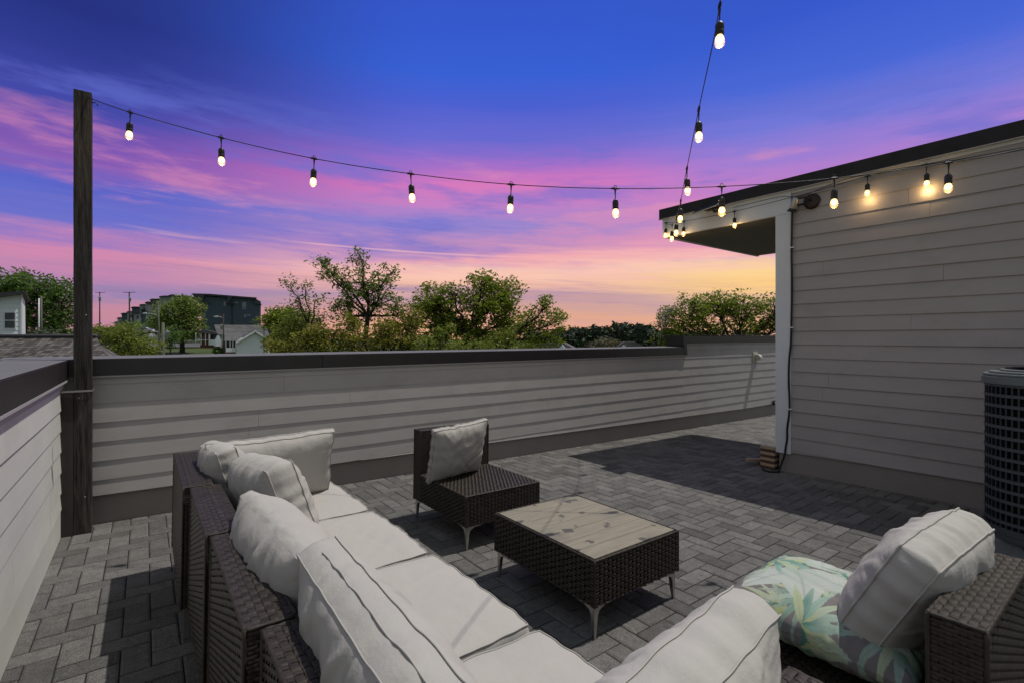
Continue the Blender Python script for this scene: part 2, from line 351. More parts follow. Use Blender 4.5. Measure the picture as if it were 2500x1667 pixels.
mb.box((XH - .026, YH - .167, EYE + 1.427), (XH + .02, YT, EYE + 1.70)); mb.box((XH - .018, YB, EYE + 1.655), (XH + .02, YH - .169, EYE + 1.70))
mb.box((XH + .021, YT - .04, EYE + 1.427), (XH + 2.7, YT, EYE + 1.70)); mb.build('fascia_board', m_trim, t, bevel=.002)
mb = MB(); mb.box((XH + .022, YH - .02, EYE + 1.44), (XH + 2.68, YT - .041, EYE + 1.66)); mb.build('soffit', m_soff, t)
mb = MB(); mb.box((XH - .06, YB, EYE + 1.69), (XH + 2.76, YT + .035, EYE + ZR)); mb.build('roof', m_shing, t, bevel=.004)
mb = MB(); mb.box((XH - .066, YB, EYE + 1.683), (XH - .02, YT + .041, EYE + 1.6895)); mb.build('drip_edge', m_drip, t)

# dryer vent, hose bib, security light, solar panel, cable
c = Vector((10.15, YR - .012, EYE - .40))
t = thing('wall_vent', 'small cream plastic dryer vent hood on the rear parapet', 'vent', c)
m_cream = M('cream_plastic', (.55, .53, .44), .5, .4, dirt=(.3, .28, .22), dscale=9, dfac=.5)
mb = MB(); mb.box(c + Vector((-.1, -.012, -.1)), c + Vector((.1, .01, .1))); mb.build('plate', m_cream, t, bevel=.004)
mb = MB(); mb.prism([c + Vector((-.05, -.013, .065)), c + Vector((-.05, -.09, .06)), c + Vector((-.05, -.13, .02)), c + Vector((-.05, -.13, -.05)), c + Vector((-.05, -.013, -.07))], Vector((.11, 0, 0))); mb.build('hood', m_cream, t, bevel=.012, recalc=True)
c = Vector((XH + .8, 4.99, 0)); q = P(1888, 982, 1); s_ = (YR - .03) / q.y; c = Vector((q.x * s_, YR - .03, EYE + (q.z - EYE) * s_))
t = thing('hose_tap', 'black round tap handle low on the rear wall beside the white trim', 'tap', c)
Mx = Matrix.Rotation(R(90), 4, 'X')
mb = MB(); mb.lathe(c, [(.0, 0), (.055, 0), (.062, .015), (.055, .03), (.02, .034)], 14, Mx); mb.build('handle', m_black, t)
mb = MB(); mb.tube([c + Vector((0, .03, 0)), c + Vector((0, -.04, 0))], .016); mb.build('pipe', m_chrome, t)

def onX(u, v, X): q = P(u, v, 1); s_ = X / q.x; return Vector((X, q.y * s_, EYE + (q.z - EYE) * s_))
def onY(u, v, Y): q = P(u, v, 1); s_ = Y / q.y; return Vector((q.x * s_, Y, EYE + (q.z - EYE) * s_))
def onZ(u, v, h): q = P(u, v, 1); s_ = h / (q.z - EYE); return Vector((q.x * s_, q.y * s_, EYE + h))
m_bronze = M('bronze_fixture', (.035, .028, .024), .4, .5, metal=.6)
m_alu = M('grey_aluminium', (.4, .39, .38), .35, .5, metal=.8)
c = onX(1983, 493, XH - .012)
t = thing('security_light', 'round bronze security light with a silver spot head high on the siding', 'light', c)
My = Matrix.Rotation(R(-90), 4, 'Y')
mb = MB(); mb.lathe(c, [(.0, 0), (.085, 0), (.085, .02), (.07, .032), (.02, .036), (0, .036)], 24, My); mb.build('plate', m_bronze, t)
hp = c + Vector((-.12, .12, -.01)); axis = Matrix.Rotation(R(200), 4, 'X') @ Matrix.Rotation(R(12), 4, 'Y')
mb = MB(); mb.tube([c + Vector((-.03, 0, .01)), c + Vector((-.08, .03, .04)), hp + Vector((0, 0, .05))], .012); mb.build('arm', m_bronze, t)
mb = MB(); mb.lathe(hp + Vector((0, 0, .06)), [(0, 0), (.03, .0), (.036, .02), (.038, .12), (.036, .13)], 18, axis); mb.build('spot_head', m_alu, t)
mb = MB(); mb.lathe(hp + Vector((0, .035, -.055)), [(0, 0), (.034, 0), (.052, .03), (.05, .032)], 18, axis); mb.build('spot_hood', m_black, t)
c = onX(1730, 505, XH - .18)
t = thing('solar_panel', 'tilted small solar panel clipped to the white fascia under the roof edge', 'solar panel', c)
Mt = Matrix.Translation(c) @ Matrix.Rotation(R(-6), 4, 'X') @ Matrix.Rotation(R(-28), 4, 'Y')
mb = MB(); mb.box((-.14, -.17, -.006), (.14, .17, .006), Mt); mb.build('frame', m_alu, t, bevel=.002)
mb = MB(); mb.box((-.13, -.16, .0062), (.13, .16, .009), Mt); mb.build('cell_sheet', M('solar_cell', (.01, .012, .02), .15), t)
mb = MB(); mb.tube([c + Vector((0, -.02, -.01)), c + Vector((.08, -.03, -.06)), c + Vector((.155, -.03, -.04))], .014); mb.box(c + Vector((-.03, -.12, -.05)), c + Vector((.05, .04, -.012))); mb.build('bracket', m_bronze, t)
# cable down the trim
pts = [onX(u, v, XH - .036) for u, v in ((1985, 495), (1960, 499), (1940, 503), (1934, 520), (1933, 560), (1932, 620), (1934, 700), (1932, 780), (1931, 840), (1926, 880), (1925, 930), (1928, 980), (1927, 1010), (1921, 1045), (1922, 1070), (1918, 1090))]
pts += [Vector((XH - .05, p_.y, p_.z)) for p_ in [onX(1916, 1110, XH - .05), onX(1908, 1130, XH - .05)]]
g0 = onX(1903, 1143, XH - .07); pts += [Vector((g0.x, g0.y, fz(g0.x, g0.y) + .012)), Vector((XH - .14, g0.y - .02, fz(XH, 2.6) + .012)), Vector((XH - .22, g0.y + .07, fz(XH, 2.6) + .013)), Vector((XH - .14, g0.y + .16, fz(XH, 2.8) + .014))]
def smooth(pts, k=3):
    for _ in range(k):
        q = [pts[0]]
        for a, b in zip(pts, pts[1:]): q += [a.lerp(b, .25), a.lerp(b, .75)]
        q.append(pts[-1]); pts = q
    return pts
t = thing('power_cable', 'black cable hanging down the white corner trim and curling onto the paving', 'cable', pts[0])
mb = MB(); mb.tube(smooth(pts, 2), .011, 8); mb.build('cable', m_black, t)
m_clip = M('white_clip', (.7, .7, .7), .5)
for v in (508, 605, 800, 998):
    q = onX(1933 if v < 850 else 1928, v, XH - .036); mb = MB(); mb.box(q - Vector((.012, .022, .007)), q + Vector((.012, .022, .007))); mb.build('clip', m_clip, t, bevel=.003)

# ---------------------------------------------------------------- timber post
pc = Vector((-.375, 4.94, 0)); pw = .048; zt = EYE + 1.865
t = thing('timber_post', 'tall weathered dark square timber post strapped into the parapet corner', 'post', (pc.x, pc.y, fz(pc.x, pc.y)))
mb = MB(); ns = 60; vs = []; fs = []; z0 = fz(pc.x, pc.y)
for i in range(ns + 1):
    z = z0 + (zt - z0) * i / ns
    for k, (a, b) in enumerate(((-1, -1), (0, -1), (1, -1), (1, 0), (1, 1), (0, 1), (-1, 1), (-1, 0))):
        w = pw * (1 + .03 * noise.noise(Vector((a * 2, b * 2, z * 3)))); vs.append((pc.x + a * w * 1.08, pc.y + b * w, z))
for i in range(ns):
    for k in range(8): fs.append((i * 8 + k, i * 8 + (k + 1) % 8, i * 8 + 8 + (k + 1) % 8, i * 8 + 8 + k))
fs.append(tuple(ns * 8 + k for k in range(8))); mb.add(vs, fs); mb.build('post', m_post, t, bevel=.004)
mb = MB(); mb.box((pc.x - .175, pc.y - .05, z0 - .02), (pc.x - pw * 1.1, pc.y + .13, EYE - .42)); mb.build('side_board', M('dark_board', (.035, .029, .026), .8, var=.3, vscale=5, stretch=(6, 6, .6)), t)
mb = MB(); zs = EYE - .405
for q0, q1 in (((-.13, -.075), (.058, -.056)), ((.058, -.056), (.058, .07)),):
    mb.box((pc.x + q0[0], pc.y + min(q0[1], q1[1]) - .002, zs), (pc.x + max(q1[0], q0[0] + .004), pc.y + max(q0[1], q1[1]), zs + .012))
mb.build('metal_strap', m_alu, t)
for dx, dz in ((.02, .45), (-.02, -.17), (.015, -.92)):
    mb = MB(); q = Vector((pc.x + dx, pc.y - pw - .004, EYE + dz - .28)); mb.lathe(q, [(0, 0), (.006, 0), (.004, .004)], 8, Mx); mb.build('screw', m_alu, t)
mb = MB(); q = Vector((pc.x + pw, pc.y - .02, EYE + 1.80)); mb.tube([q, q + Vector((.03, -.01, 0)), q + Vector((.04, -.01, -.02))], .004); mb.build('hook', m_conn, t)

# ---------------------------------------------------------------- string lights
def socket_parts(parent, p, ax, up=Vector((0, 0, 1)), sw=0.0, dn=.0):
    """p = point on the cord; ax = cord direction"""
    ax = ax.normalized(); off = Vector((sw, 0, 0))
    mb = MB(); mb.tube([p - ax * .032, p - ax * .02, p - ax * .008, p + ax * .008, p + ax * .02, p + ax * .032], [.004, .0075, .0085, .0085, .0075, .004], 8)
    mb.tube([p + Vector((0, 0, 0)), p + Vector((0, 0, -.02)), p + off * .2 + Vector((0, 0, -.05)), p + off * .5 + Vector((0, 0, -.09))], [.009, .006, .0035, .0035], 8)
    ring = [p + Vector((0, 0, .014)) + (ax * math.cos(a) + Vector((0, 0, 1)) * math.sin(a)) * .0085 for a in [k * math.pi / 6 for k in range(13)]]
    mb.tube(ring, .0022, 6, cap=False)
    c = p + off; rot = Vector((0, 0, 1)).rotation_difference((-off * .9 + Vector((0, 0, .1))).normalized()).to_matrix().to_4x4()
    s0 = c + Vector((0, 0, -.088)) - off * .5
    mb.lathe(s0, [(.0, .016), (.006, .013), (.019, 0), (.0215, -.008), (.0215, -.032), (.020, -.034), (.0215, -.036), (.021, -.056), (.019, -.058), (0, -.058)][::-1], 14, rot)
    s = mb.build('lamp_socket', m_conn, parent)
    b0 = s0 + rot @ Vector((0, 0, -.057))
    mb = MB(); mb.lathe(b0, [(.014, 0), (.019, -.010), (.0235, -.024), (.025, -.038), (.022, -.052), (.013, -.061), (.004, -.064)][::-1], 16, rot)
    b = mb.build('bulb', m_glass, s); b['label'] = 'lit clear bulb glowing warm yellow'
    mb = MB(); mb.lathe(b0, [(.012, -.001), (.018, -.010), (.021, -.022), (.018, -.034), (.008, -.042)][::-1], 12, rot)
    mb.build('filament', m_glow, s)
    pl_ = D.lights.new('bulb_light', 'POINT'); pl_.energy = 1.0; pl_.color = (1, .62, .24); pl_.shadow_soft_size = .02
    po = D.objects.new('bulb_light', pl_); COL.objects.link(po); po.parent = parent; po.location = b0 + rot @ Vector((0, 0, -.085)) - parent.location
def string(name, label, pts3, bulbs, cordr=.0032, extra=None):
    t = thing(name, label, 'string lights', pts3[0], 'string lights over the terrace')
    mb = MB(); mb.tube(pts3, cordr, 6)
    if extra: mb.tube(extra, cordr, 6)
    mb.build('cord', m_cord, t)
    for i, (p, ax) in enumerate(bulbs): socket_parts(t, p, ax, sw=random.uniform(-.012, .012))
def lerp_path(keys, n=40):
    out = []
    for i in range(len(keys) - 1):
        p0 = keys[max(i - 1, 0)]; p1 = keys[i]; p2 = keys[i + 1]; p3 = keys[min(i + 2, len(keys) - 1)]
        for k in range(8):
            s = k / 8; out.append(.5 * ((2 * p1) + (p2 - p0) * s + (2 * p0 - 5 * p1 + 4 * p2 - p3) * s * s + (3 * p1 - p0 - 3 * p2 + p3) * s ** 3))
    out.append(keys[-1]); return out
dA = lambda u: 3.70 - (u - 213) / 2100 * .38
kA = [P(u, v, dA(u)) for u, v in ((213, 238), (318, 275), (540, 337), (767, 388), (1003, 425), (1248, 451), (1502, 461), (1762, 456), (2037, 436), (2316, 398), (2500, 364), (2760, 300))]
string('string_lights', 'long light string sagging from the timber post across the sky to the house wall', lerp_path(kA), [(kA[i], kA[i + 1] - kA[i - 1]) for i in range(1, 10)])
kB = [P(1775, -260, 1.75), P(1757, 16, 2.44), P(1706, 268, 3.1), P(1677, 412, 3.8), P(1662, 490, 4.55), P(1652, 530, 5.25), P(1641, 549, 5.95), P(1622, 545, 6.95)]
string('string_lights', 'light string coming down steeply from overhead to the left tip of the roof overhang', lerp_path(kB), [(kB[i], kB[i + 1] - kB[i - 1]) for i in range(1, 7)])
kC = [onX(u, v, XH - .07) for u, v in ((2760, 300), (2500, 366), (2262, 404), (2118, 431), (1990, 468), (1793, 517), (1670, 541), (1626, 545))]
kC2 = [onX(u, v, XH - .05) for u, v in ((2500, 361), (2330, 392), (2200, 412), (2060, 440), (1960, 478), (1900, 482), (1810, 503), (1790, 508))]
string('string_lights', 'light string of small far bulbs hugging the white fascia below the roof edge', lerp_path(kC), [(kC[i], kC[i + 1] - kC[i - 1]) for i in (2, 3, 5, 6)] + [(kC[7], kC[7] - kC[6])], extra=lerp_path(kC2))

# ---------------------------------------------------------------- wicker furniture
def weave(mb, o, U, V, N, W, H, cw, rh, A, per=2, over=1, sh=1, sub=4, rw=.9, sw=.5, staves=True):
    """real interlaced strands: ribbons along U, staves along V"""
    o = Vector(o); U = Vector(U).normalized(); V = Vector(V).normalized(); N = Vector(N).normalized()
    nc = max(2, round(W / cw)); cw = W / nc; nr = max(1, round(H / rh)); rh = H / nr
    def out(i, j): return 1.0 if ((i + sh * j) % per) < over else -1.0
    def zf(s, j):
        x = s / cw - .5; i = math.floor(x); f = x - i; f = f * f * (3 - 2 * f)
        return A * (out(i, j) * (1 - f) + out(i + 1, j) * f)
    vs = []; fs = []
    for j in range(nr):
        c = (j + .5 + random.uniform(-.06, .06)) * rh; hw = rh * rw / 2; base = len(vs); n = nc * sub + 1; ja = random.uniform(.75, 1.25); jp = random.uniform(0, 9)
        for k in range(n):
            s = W * k / (n - 1); z = zf(s, j) * ja * (1 + .3 * noise.noise(Vector((s * 9, jp, 0))))
            for e, dz in ((-1, -.35), (-.55, 0), (.55, 0), (1, -.35)): vs.append(o + U * s + V * (c + e * hw) + N * (z + dz * A))
        for k in range(n - 1):
            for m in range(3): a = base + k * 4 + m; fs.append((a, a + 4, a + 5, a + 1))
    mb.add(vs, fs, True)
    if staves:
        vs = []; fs = []
        for i in range(nc):
            c = (i + .5) * cw; hw = cw * sw / 2; base = len(vs); n = nr * 3 + 1
            for k in range(n):
                s = H * k / (n - 1); y = s / rh - .5; j = math.floor(y); f = y - j; f = f * f * (3 - 2 * f)
                z = -A * (out(i, j) * (1 - f) + out(i, j + 1) * f)
                for e, dz in ((-1, -.35), (0, .1), (1, -.35)): vs.append(o + U * (c + e * hw) + V * s + N * (z + dz * A))
            for k in range(n - 1):
                for m in range(2): a = base + k * 3 + m; fs.append((a, a + 3, a + 4, a + 1))
        mb.add(vs, fs, True)
SIDE = dict(cw=.030, rh=.0150, A=.0052, rw=.86, sw=.45)
BACK = dict(cw=.030, rh=.0115, A=.0024, rw=.96, sw=.4)
TOP = dict(cw=.0165, rh=.0195, A=.0024, per=3, over=2, sh=1, rw=.95, sw=.90)
def wbox(name, a, b, parent, faces='+x-x+y-y+z', style=None, topstyle=None):
    """a wicker covered block: dark core, woven skins, rounded wrapped rim"""
    (x0, y0, z0), (x1, y1, z1) = a, b; e = .004; st = style or SIDE; ts = topstyle or TOP; mb = MB(); core = MB()
    core.box((x0 + e, y0 + e, z0 + e), (x1 - e, y1 - e, z1 - e)); X, Y, Z = x1 - x0, y1 - y0, z1 - z0
    if '-y' in faces: weave(mb, (x0, y0, z0), (1, 0, 0), (0, 0, 1), (0, -1, 0), X, Z, **st)
    if '+y' in faces: weave(mb, (x1, y1, z0), (-1, 0, 0), (0, 0, 1), (0, 1, 0), X, Z, **st)
    if '-x' in faces: weave(mb, (x0, y1, z0), (0, -1, 0), (0, 0, 1), (-1, 0, 0), Y, Z, **st)
    if '+x' in faces: weave(mb, (x1, y0, z0), (0, 1, 0), (0, 0, 1), (1, 0, 0), Y, Z, **st)
    # vertical corner wraps and rims
    for cx, cy in ((x0, y0), (x1, y0), (x1, y1), (x0, y1)):
        n = int(Z / .02); mb.tube([(cx, cy, z0 + Z * k / n) for k in range(n + 1)], [.0055 + .0012 * (k % 2) for k in range(n + 1)], 6)
    p = mb.build(name, m_wick, parent)
    core.build('inner_frame', m_core, p)
    tp = MB()
    if '+z' in faces:
        if X > Y: weave(tp, (x0, y0, z1), (1, 0, 0), (0, 1, 0), (0, 0, 1), X, Y, **ts)
        else: weave(tp, (x0, y1, z1), (0, -1, 0), (1, 0, 0), (0, 0, 1), Y, X, **ts)
    for q0, q1 in (((x0, y0), (x1, y0)), ((x1, y0), (x1, y1)), ((x1, y1), (x0, y1)), ((x0, y1), (x0, y0))):
        L = math.hypot(q1[0] - q0[0], q1[1] - q0[1]); n = max(2, int(L / .01))
        tp.tube([(q0[0] + (q1[0] - q0[0]) * k / n, q0[1] + (q1[1] - q0[1]) * k / n, z1 - .003) for k in range(n + 1)], [.0055 + .0015 * ((k // 2) % 2) for k in range(n + 1)], 6)
    tp.build('woven_top', m_wtop, p)
    return p
def leg(parent, x, y, sx, sy, zt):
    """bracket leg: sx, sy point to the inside along the two edges"""
    mb = MB(); w = .010
    A = [Vector((x, y, zt - .002)), Vector((x, y, zt - .02)), Vector((x, y, zt - .05)), Vector((x, y, zt - .1)), Vector((x, y, 0))]
    for a, b, w0, w1 in ((A[0], A[2], .015, .012), (A[2], A[3], .012, .010), (A[3], A[4], .010, .0065)):
        vs = []
        for p_, ww in ((b, w1), (a, w0)):
            vs += [p_ + Vector((sx * 0, sy * 0, 0)), p_ + Vector((sx * ww * 2, 0, 0)), p_ + Vector((sx * ww * 2, sy * ww * 2, 0)), p_ + Vector((0, sy * ww * 2, 0))]
        mb.hexa(vs)
    for dx, dy in ((sx, 0), (0, sy)):
        prof = [(0, zt - .001), (.125, zt - .001), (.125, zt - .008), (.07, zt - .012), (.035, zt - .026), (.022, zt - .055), (0, zt - .055)]
        off = Vector((0, sy * .005, 0)) if dx else Vector((sx * .005, 0, 0))
        mb.prism([Vector((x + dx * s, y + dy * s, z)) - off * .2 for s, z in prof], off)
        q0 = Vector((x, y, zt - .001)); 
        mb.prism([q0 - off * .2 + Vector((0, 0, 0)), q0 + Vector((dx * .12, dy * .12, 0)), q0 + Vector((dx * .12, dy * .12, 0)) + off * 5, q0 + off * 5], Vector((0, 0, -.004)))
    return mb.build('leg', m_chrome, parent, recalc=True)
def legs(t, x0, y0, x1, y1, zt=.165, i=.012):
    leg(t, x0 + i, y0 + i, 1, 1, zt); leg(t, x1 - i, y0 + i, -1, 1, zt); leg(t, x1 - i, y1 - i, -1, -1, zt); leg(t, x0 + i, y1 - i, 1, -1, zt)
def place(o, x, y, rz=0):
    o.rotation_mode = 'QUATERNION'; o.location = (x, y, fz(x, y)); o.rotation_quaternion = TILT @ Quaternion((0, 0, 1), rz)
ZL, ZS, ZB = .165, .385, .745
# armless chair, local: back at +y side, faces -y
def chair(label):
    t = thing('wicker_chair', label, 'chair', (0, 0, 0), 'armless wicker chairs'); w, d = .67, .83
    wbox('seat', (-w / 2, -d / 2, ZL), (w / 2, d / 2 - .118, ZS), t, topstyle=dict(cw=.026, rh=.0160, A=.0045, per=2, over=1, sh=1, rw=.9, sw=.6))
    wbox('backrest', (-w / 2, d / 2 - .115, ZL), (w / 2, d / 2, ZB), t, style=BACK)
    legs(t, -w / 2, -d / 2, w / 2, d / 2); return t
ch1 = chair('armless wicker chair by the rear wall with one square white pillow')
place(ch1, 2.135, 3.345)
ch2 = copy_tree(ch1); ch2['label'] = 'armless wicker chair in the lower right corner holding the leaf print pillow'
place(ch2, 1.995, .665, math.pi)
# coffee table
t = thing('coffee_table', 'low wicker coffee table with a weathered wood slat top and chrome legs', 'table', (0, 0, 0))
w, d, zt = .69, .85, .392
wbox('wicker_apron', (-w / 2, -d / 2, ZL - .005), (w / 2, d / 2, zt), t, faces='+x-x+y-y', style=dict(cw=.032, rh=.0155, A=.0055, rw=.86, sw=.5))
m_slat = M('weathered_slat', (.245, .222, .165), .6, .4, var=.14, vscale=3, bump=.25, bscale=40, stretch=(2, 14, 2))
n = NG(m_slat.node_tree); bs = m_slat.node_tree.nodes['Principled BSDF']; tcx = n.n('ShaderNodeTexCoord').outputs['Object']
src = bs.inputs['Base Color'].links[0].from_socket
f1 = n.maprange(n.noise(tcx, 8, 3, .5), .63, .655); f2 = n.maprange(n.noise(tcx, 3.1, 2, .5), .52, .66, 0, .5)
n.link(n.mix(n.math('MULTIPLY', f1, .8), n.mix(f2, src, (.12, .118, .10)), (.05, .05, .045)), bs.inputs['Base Color'])
mb = MB(); ns = 7; sw_ = (d - .03) / ns
for i in range(ns): y0 = -d / 2 + .015 + i * sw_; mb.box((-w / 2 + .015, y0 + .0015, zt - .015), (w / 2 - .015, y0 + sw_ - .0015, zt + .004))
mb.build('slat_top', m_slat, t, bevel=.0015)
legs(t, -w / 2, -d / 2, w / 2, d / 2, zt=ZL - .004); place(t, 2.105, 2.09)
# sofa sections: local +x is the open front, back along -x
SD = .92
def section(label, L, near=False, far=False):
    t = thing('wicker_sofa_section', label, 'sofa', (0, 0, 0), 'sections of the wicker corner sofa'); bt = .12
    ya = -L / 2 + (bt + .003 if near else 0); yb = L / 2 - (bt + .003 if far else 0)
    wbox('seat', (-SD / 2 + bt + .003, ya, ZL), (SD / 2, yb, ZS - .03), t, faces='+x-y+y+z')
    wbox('backrest', (-SD / 2, -L / 2, ZL - .01), (-SD / 2 + bt, L / 2, ZB), t, style=BACK)
    if near: wbox('side_back', (-SD / 2 + bt + .003, -L / 2, ZL - .01), (SD / 2, -L / 2 + bt, ZB - .002), t, style=BACK)
    if far: wbox('side_back', (-SD / 2 + bt + .003, L / 2 - bt, ZL - .01), (SD / 2, L / 2, ZB - .09), t, style=BACK)
    legs(t, -SD / 2, -L / 2, SD / 2, L / 2, zt=ZL - .008); return t
XS = .16 + SD / 2
s1 = section('far corner section of the wicker sofa by the rear wall', .925, far=True); place(s1, XS - .022, 3.325)
s2 = section('middle wicker sofa section next to the far corner section', .732); place(s2, XS + .008, 2.478)
s3 = copy_tree(s2); s3['label'] = 'middle wicker sofa section nearer the camera, beside the near corner section'; place(s3, XS + .024, 1.725)
s4 = section('near corner section of the wicker sofa at the bottom of the view', .97, near=True); place(s4, XS + .062, .855)

# ---------------------------------------------------------------- cushions
def cushion(name, label, w, h, T, gs, seed, mat, pipe=m_pipe, cat='cushion', group=None, fold=.012, puck=.0035, NX=64, NZ=48, corner=.10, pinch=0.0, zipper=False, sagk=.0, kn=4.0, bend=0.0, creases=26, camp=.010, pr_=.0026, bp=.6, pipes='all'):
    """local x = width, z = height, y = thickness; back face -y, front +y; origin at bottom centre"""
    rnd = random.Random(seed); sx = rnd.uniform(0, 50)
    def base(s, t_):
        cs = 1 - corner * .5 * abs(t_) ** 3 * abs(s) ** 3; x = w / 2 * s * cs; z = h / 2 * t_ * cs
        x *= 1 + pinch * (abs(t_) ** 2 - 1) * .5 * 1.0; z *= 1 + pinch * (abs(s) ** 2 - 1) * .5
        # edge waviness
        x += math.copysign(.006, s) * abs(s) ** 6 * noise.noise(Vector((t_ * 5, sx, 1))) * 1.6; z += math.copysign(.008, t_) * abs(t_) ** 6 * noise.noise(Vector((s * 5, sx, 5))) * 1.6
        return x, z
    crs = []
    for _ in range(creases):
        if rnd.random() < .6: a0 = (rnd.uniform(-.9, .9) * w / 2, (1 if rnd.random() < .6 else -1) * h / 2)
        else: a0 = (rnd.choice((-1, 1)) * w / 2, rnd.uniform(-.9, .9) * h / 2)
        tgt = (rnd.uniform(-.5, .5) * w / 2, rnd.uniform(-.5, .5) * h / 2); dx, dz = tgt[0] - a0[0], tgt[1] - a0[1]; L = math.hypot(dx, dz) + 1e-6
        crs.append((a0, dx / L, dz / L, L * rnd.uniform(.9, 1.6), rnd.uniform(.010, .024), rnd.choice((1, 1, -1)) * rnd.uniform(.5, 1) * camp, rnd.choice((1, -1)), rnd.uniform(-2, 2)))
    def crease(x, z, side):
        f = 0
        for (a0, dx, dz, L, wd, A, sd, cv) in crs:
            if sd != side: continue
            px, pz = x - a0[0], z - a0[1]; l = px * dx + pz * dz
            if -.02 < l < L:
                q = -px * dz + pz * dx + cv * l * (L - l) * .6; wl = wd * (.6 + 1.1 * l / L); k = (1 - l / L) ** .7
                f += A * k * (math.exp(-(q / wl) ** 2) - .55 * math.exp(-((q - 1.7 * wl) / wl) ** 2))
        return f
    def bulge(s, t_):
        return ((1 - abs(s) ** kn) * (1 - abs(t_) ** kn)) ** bp
    def wr(s, t_, side):
        q = Vector((s * w * 3.2, t_ * h * 3.2, sx + side * 9)); f = fold * (noise.noise(q * 1.1) + .5 * noise.noise(q * 2.6))
        f += fold * .9 * (1 - abs(noise.noise(Vector((s * w * 4 + t_ * h * 5, t_ * h * 1.6 - s, sx + 4 + side)))) * 3.0) * .35
        p = puck * math.sin(t_ * h * 70 + 9 * noise.noise(Vector((t_ * 3, sx, side)))) * math.exp(-(1 - abs(s)) * 7.5) + puck * math.sin(s * w * 66 + 9 * noise.noise(Vector((s * 3, sx + 3, side)))) * math.exp(-(1 - abs(t_)) * 6.5)
        ed = min(1, (1 - abs(s)) * 12) * min(1, (1 - abs(t_)) * 12)
        return (f * bulge(s, t_) + p * ed) + crease(s * w / 2, t_ * h / 2, side) * min(1, (1 - abs(s)) * 4.5) * min(1, (1 - abs(t_)) * 4.5)
    def fin(x, y, z):
        if sagk: k = 1 + sagk * (.5 - (z + h / 2) / h); y *= k; x *= 1 + (k - 1) * .15
        if bend: y += bend * ((x / (w / 2)) ** 2 + .3 * (z / (h / 2)) ** 2)
        return Vector((x, y, z + h / 2))
    mb = MB(); idx = {}
    def pos(s, t_, side):
        x, z = base(s, t_); y = side * (gs / 2 + (T - gs) / 2 * bulge(s, t_) + wr(s, t_, side)); return fin(x, y, z)
    for side in (1, -1):
        vs = [pos(-1 + 2 * i / NX, -1 + 2 * j / NZ, side) for j in range(NZ + 1) for i in range(NX + 1)]; fs = []
        for j in range(NZ):
            for i in range(NX):
                a = j * (NX + 1) + i; q = (a, a + 1, a + NX + 2, a + NX + 1); fs.append(q if side < 0 else q[::-1])
        mb.add(vs, fs, True)
    ring = [(-1 + 2 * i / NX, -1) for i in range(NX)] + [(1, -1 + 2 * j / NZ) for j in range(NZ)] + [(1 - 2 * i / NX, 1) for i in range(NX)] + [(-1, 1 - 2 * j / NZ) for j in range(NZ)]
    K = 5; vs = []; fs = []; nr = len(ring)
    for k in range(K + 1):
        f = -1 + 2 * k / K
        for i, (s, t_) in enumerate(ring):
            x, z = base(s, t_); o_ = Vector((x / w, 0, z / h)); nrm = Vector((s if abs(s) == 1 else 0, 0, t_ if abs(t_) == 1 else 0)); nrm = nrm.normalized() if nrm.length else o_
            b_ = gs * .13 * (1 - f * f) + (1 - f * f) * .006 * noise.noise(Vector((i * .22, sx, f * 2)))
            vs.append(fin(x + nrm.x * b_, f * gs / 2, z + nrm.z * b_))
    for k in range(K):
        for i in range(nr): a = k * nr + i; b = k * nr + (i + 1) % nr; fs.append((a, b, b + nr, a + nr)[::-1])
    mb.add(vs, fs, True)
    o = mb.build(name, mat); tag(o, label, cat, group)
    if pipe:
        for side in (1, -1):
            pb = MB(); pts = []
            for s, t_ in ring:
                x, z = base(s, t_); q = fin(x, side * gs / 2, z); pts.append(q + Vector((s * .002 if abs(s) == 1 else 0, side * .0015, t_ * .002 if abs(t_) == 1 else 0)))
            if pipes == 'all': pts.append(pts[0]); pb.tube(pts, pr_, 6, cap=False)
            else:
                k0 = int(NX * .88); pb.tube(pts[k0:NX + NZ + int(NX * .12)], pr_, 6)
            pp = pb.build('piping', pipe); pp.parent = o
    if zipper:
        pb = MB(); pts = []
        for i in range(int(NX * .08), int(NX * .92)):
            s = 1 - 2 * i / NX; x, z = base(s, 1); b_ = gs * .13; pts.append(fin(x, .004 * noise.noise(Vector((s * 6, sx, 0))) + (.2 * gs if zipper == 2 else 0), z + b_ + .002))
        pb.tube(pts, .0022, 6); pp = pb.build('zipper', m_zip); pp.parent = o
    return o
def orient(o, p, rz, lean=0, roll=0, yaw=0):
    o.rotation_mode = 'QUATERNION'; o.location = p
    o.rotation_quaternion = Quaternion((0, 0, 1), R(rz)) @ Quaternion((1, 0, 0), R(lean)) @ Quaternion((0, 1, 0), R(roll)) @ Quaternion((0, 0, 1), R(yaw))
# seat cushions: laid flat (lean -90): local z -> along +x world ; local y -> up
def seat_cushion(label, x0, y0, x1, y1, seed, T=.115):
    o = cushion('seat_cushion', label, y1 - y0, x1 - x0, T, .085, seed, m_fab, cat='cushion', group='flat seat cushions on the wicker sofa', fold=.004, puck=.002, corner=.07, kn=6, creases=5, camp=.003)
    zc = fz((x0 + x1) / 2, (y0 + y1) / 2) + ZS - .03 + .055
    o.rotation_mode = 'QUATERNION'; o.location = (x0, (y0 + y1) / 2, zc + .006)
    Mq = Matrix(((0, 0, 1), (-1, 0, 0), (0, -1, 0)))   # local x->-y... ; y->-z ; z->+x
    o.rotation_quaternion = TILT @ Mq.to_quaternion()
    o.location.z = fz(x0, (y0 + y1) / 2) + ZS - .03 + .062
    return o
seat_cushion('flat pale seat cushion on the far corner section under the widest back cushion', .29, 2.856, 1.085, 3.66, 11)
seat_cushion('second flat seat cushion from the far end of the sofa', .30, 2.108, 1.10, 2.848, 12)
